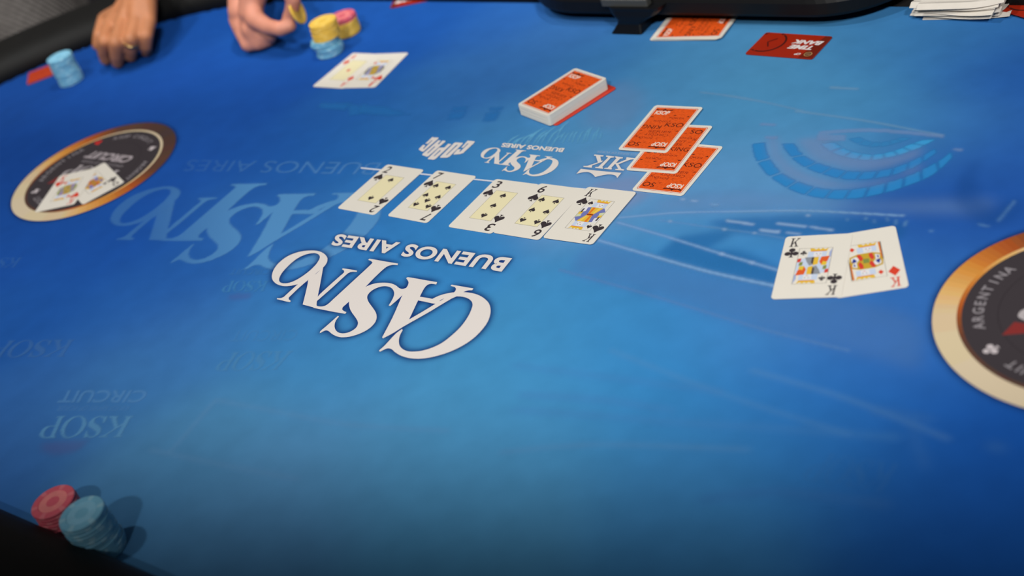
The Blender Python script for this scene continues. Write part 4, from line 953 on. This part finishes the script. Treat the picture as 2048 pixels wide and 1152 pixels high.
hc.append([(lerp(mc[0], mc[3], .1), .014), (lerp(mc[0], mc[3], .9), .013)]); hc.append([(lerp(wrA, mc[0], .5), .016), (lerp(wrA, mc[3], .5), .016)])
hc.append([(lerp(wrA, mc[0], .35) - np.array([0, 0, .008]), .018), (A(212, 40, .036), .014), (A(199, 72, .030), .0105), (A(196, 90, .018), .0095)])
sideA = dict(fwd=np.array([.35, -.94, 0]), rt=np.array([.94, .35, 0]))
headA = np.array([-.80, 2.66, 1.36]); hipA = np.array([-.86, 2.80, .56])
PA = human('person', 'seated player in a grey ribbed sweater, tanned hand resting on the cloth', hc, wrA, np.array([-.44, 2.50, .86]), sideA, headA, hipA, skinA,
           mat('grey_knit', (150, 144, 140), .95, noise=.3, nscale=120, bump=.8, bscale=160, spec=.1), 'sweater', np.array([-.86, 2.05, .842]), sleeve_t=.45)
# ribbing
nt = MATS['grey_knit'].node_tree; wv = nt.nodes.new('ShaderNodeTexWave'); wv.inputs['Scale'].default_value = 42; wv.inputs['Distortion'].default_value = .6; wv.bands_direction = 'DIAGONAL'
tcn = nt.nodes.new('ShaderNodeTexCoord'); nt.links.new(tcn.outputs['Object'], wv.inputs['Vector']); rmp = nt.nodes.new('ShaderNodeMapRange'); rmp.inputs['To Min'].default_value = .35; rmp.inputs['To Max'].default_value = 1.3
nt.links.new(wv.outputs['Fac'], rmp.inputs['Value']); bs = nt.nodes['Principled BSDF']; old = bs.inputs['Base Color'].links[0].from_socket
mx = nt.nodes.new('ShaderNodeMix'); mx.data_type = 'RGBA'; mx.blend_type = 'MULTIPLY'; mx.inputs['Factor'].default_value = 1; nt.links.new(old, mx.inputs['A']); nt.links.new(rmp.outputs['Result'], mx.inputs['B']); nt.links.new(mx.outputs['Result'], bs.inputs['Base Color'])
# ring
def torus(name, c, axis, R_, r, m, parent):
    axis = np.array(axis) / np.linalg.norm(axis); u_ = np.cross(axis, [0, 0, 1]); u_ /= np.linalg.norm(u_); v_ = np.cross(axis, u_); V = []; F = []; n, k = 28, 8
    for a in range(n):
        d = math.cos(2 * PI * a / n) * u_ + math.sin(2 * PI * a / n) * v_
        for b in range(k): V.append(tuple(np.array(c) + d * (R_ + r * math.cos(2 * PI * b / k)) + axis * r * 1.6 * math.sin(2 * PI * b / k)))
    for a in range(n):
        for b in range(k): F.append((a * k + b, ((a + 1) % n) * k + b, ((a + 1) % n) * k + (b + 1) % k, a * k + (b + 1) % k))
    o = link(name, mesh(name, V, F, m, smooth=True), parent); return o
rg = torus('finger_ring', lerp(pip[2], dip[2], .22), dip[2] - pip[2], .0112, .0014, mat('gold', (236, 196, 120), .22, metal=1.0), None)
tag(rg, 'gold ring on the ring finger of the hand resting on the cloth', 'ring')
# -- second player: fist on the cloth, thumb and finger pinching a yellow chip
wrB = A(500, -52, .085)
tipI = A(583, 12, .060); tipT = A(580, 52, .040)
hb = [[(wrB, .028), (A(487, -10, .066), .023), (A(483, 22, .052), .020)]]
hb.append([(A(515, -45, .085), .024), (A(505, -5, .072), .020), (A(500, 25, .055), .017)])                # thumb base side
hb.append([(A(503, 5, .066), .0165), (A(510, 38, .050), .0140), (A(535, 53, .042), .0115), (A(560, 58, .040), .0105), (tipT, .0092)])   # thumb arc
hb.append([(A(520, -48, .095), .018), (A(548, -36, .096), .013), (A(574, -22, .090), .0115), (A(587, -2, .075), .0105), (A(583, 22, .058), .0098), (A(577, 34, .050), .0088)])     # index
hb.append([(A(505, -50, .085), .018), (A(478, 5, .060), .014), (A(474, 40, .042), .0125), (A(488, 72, .025), .0115), (A(515, 78, .018), .010)])   # middle
hb.append([(A(490, 0, .055), .016), (A(484, 52, .036), .0135), (A(496, 88, .015), .0115), (A(525, 84, .012), .0105)])
hb.append([(A(500, 20, .050), .016), (A(500, 60, .034), .013), (A(515, 86, .014), .0110), (A(540, 78, .012), .0098)])
hb.append([(A(500, 40, .040), .018), (A(515, 68, .024), .016), (A(540, 70, .020), .011)])
sideB = dict(fwd=np.array([.05, -1, 0]), rt=np.array([1, -.0, 0]))
PB = human('person', 'seated player in black pinching a yellow chip, fair-skinned fist on the cloth', hb, wrB, np.array([-.16, 2.36, .88]), dict(fwd=sideB['fwd'], rt=-sideB['rt']), np.array([-.02, 2.62, 1.34]), np.array([.02, 2.78, .56]), skinB,
           mat('black_shirt', (22, 22, 25), .9), 'shirt', np.array([.12, 2.44, .635]), sleeve_t=.35)
c = A(593, 22, .056)
o = chip(YEL, 0, 0, 0, 'yellow chip held upright between finger and thumb of the pinching hand', None, top=True, rz=0); del_g = o.get('group')
o.rotation_mode = 'QUATERNION'; o.rotation_quaternion = Vector((.93, -.32, .20)).to_track_quat('Z', 'Y'); o.location = (c[0], c[1], c[2])
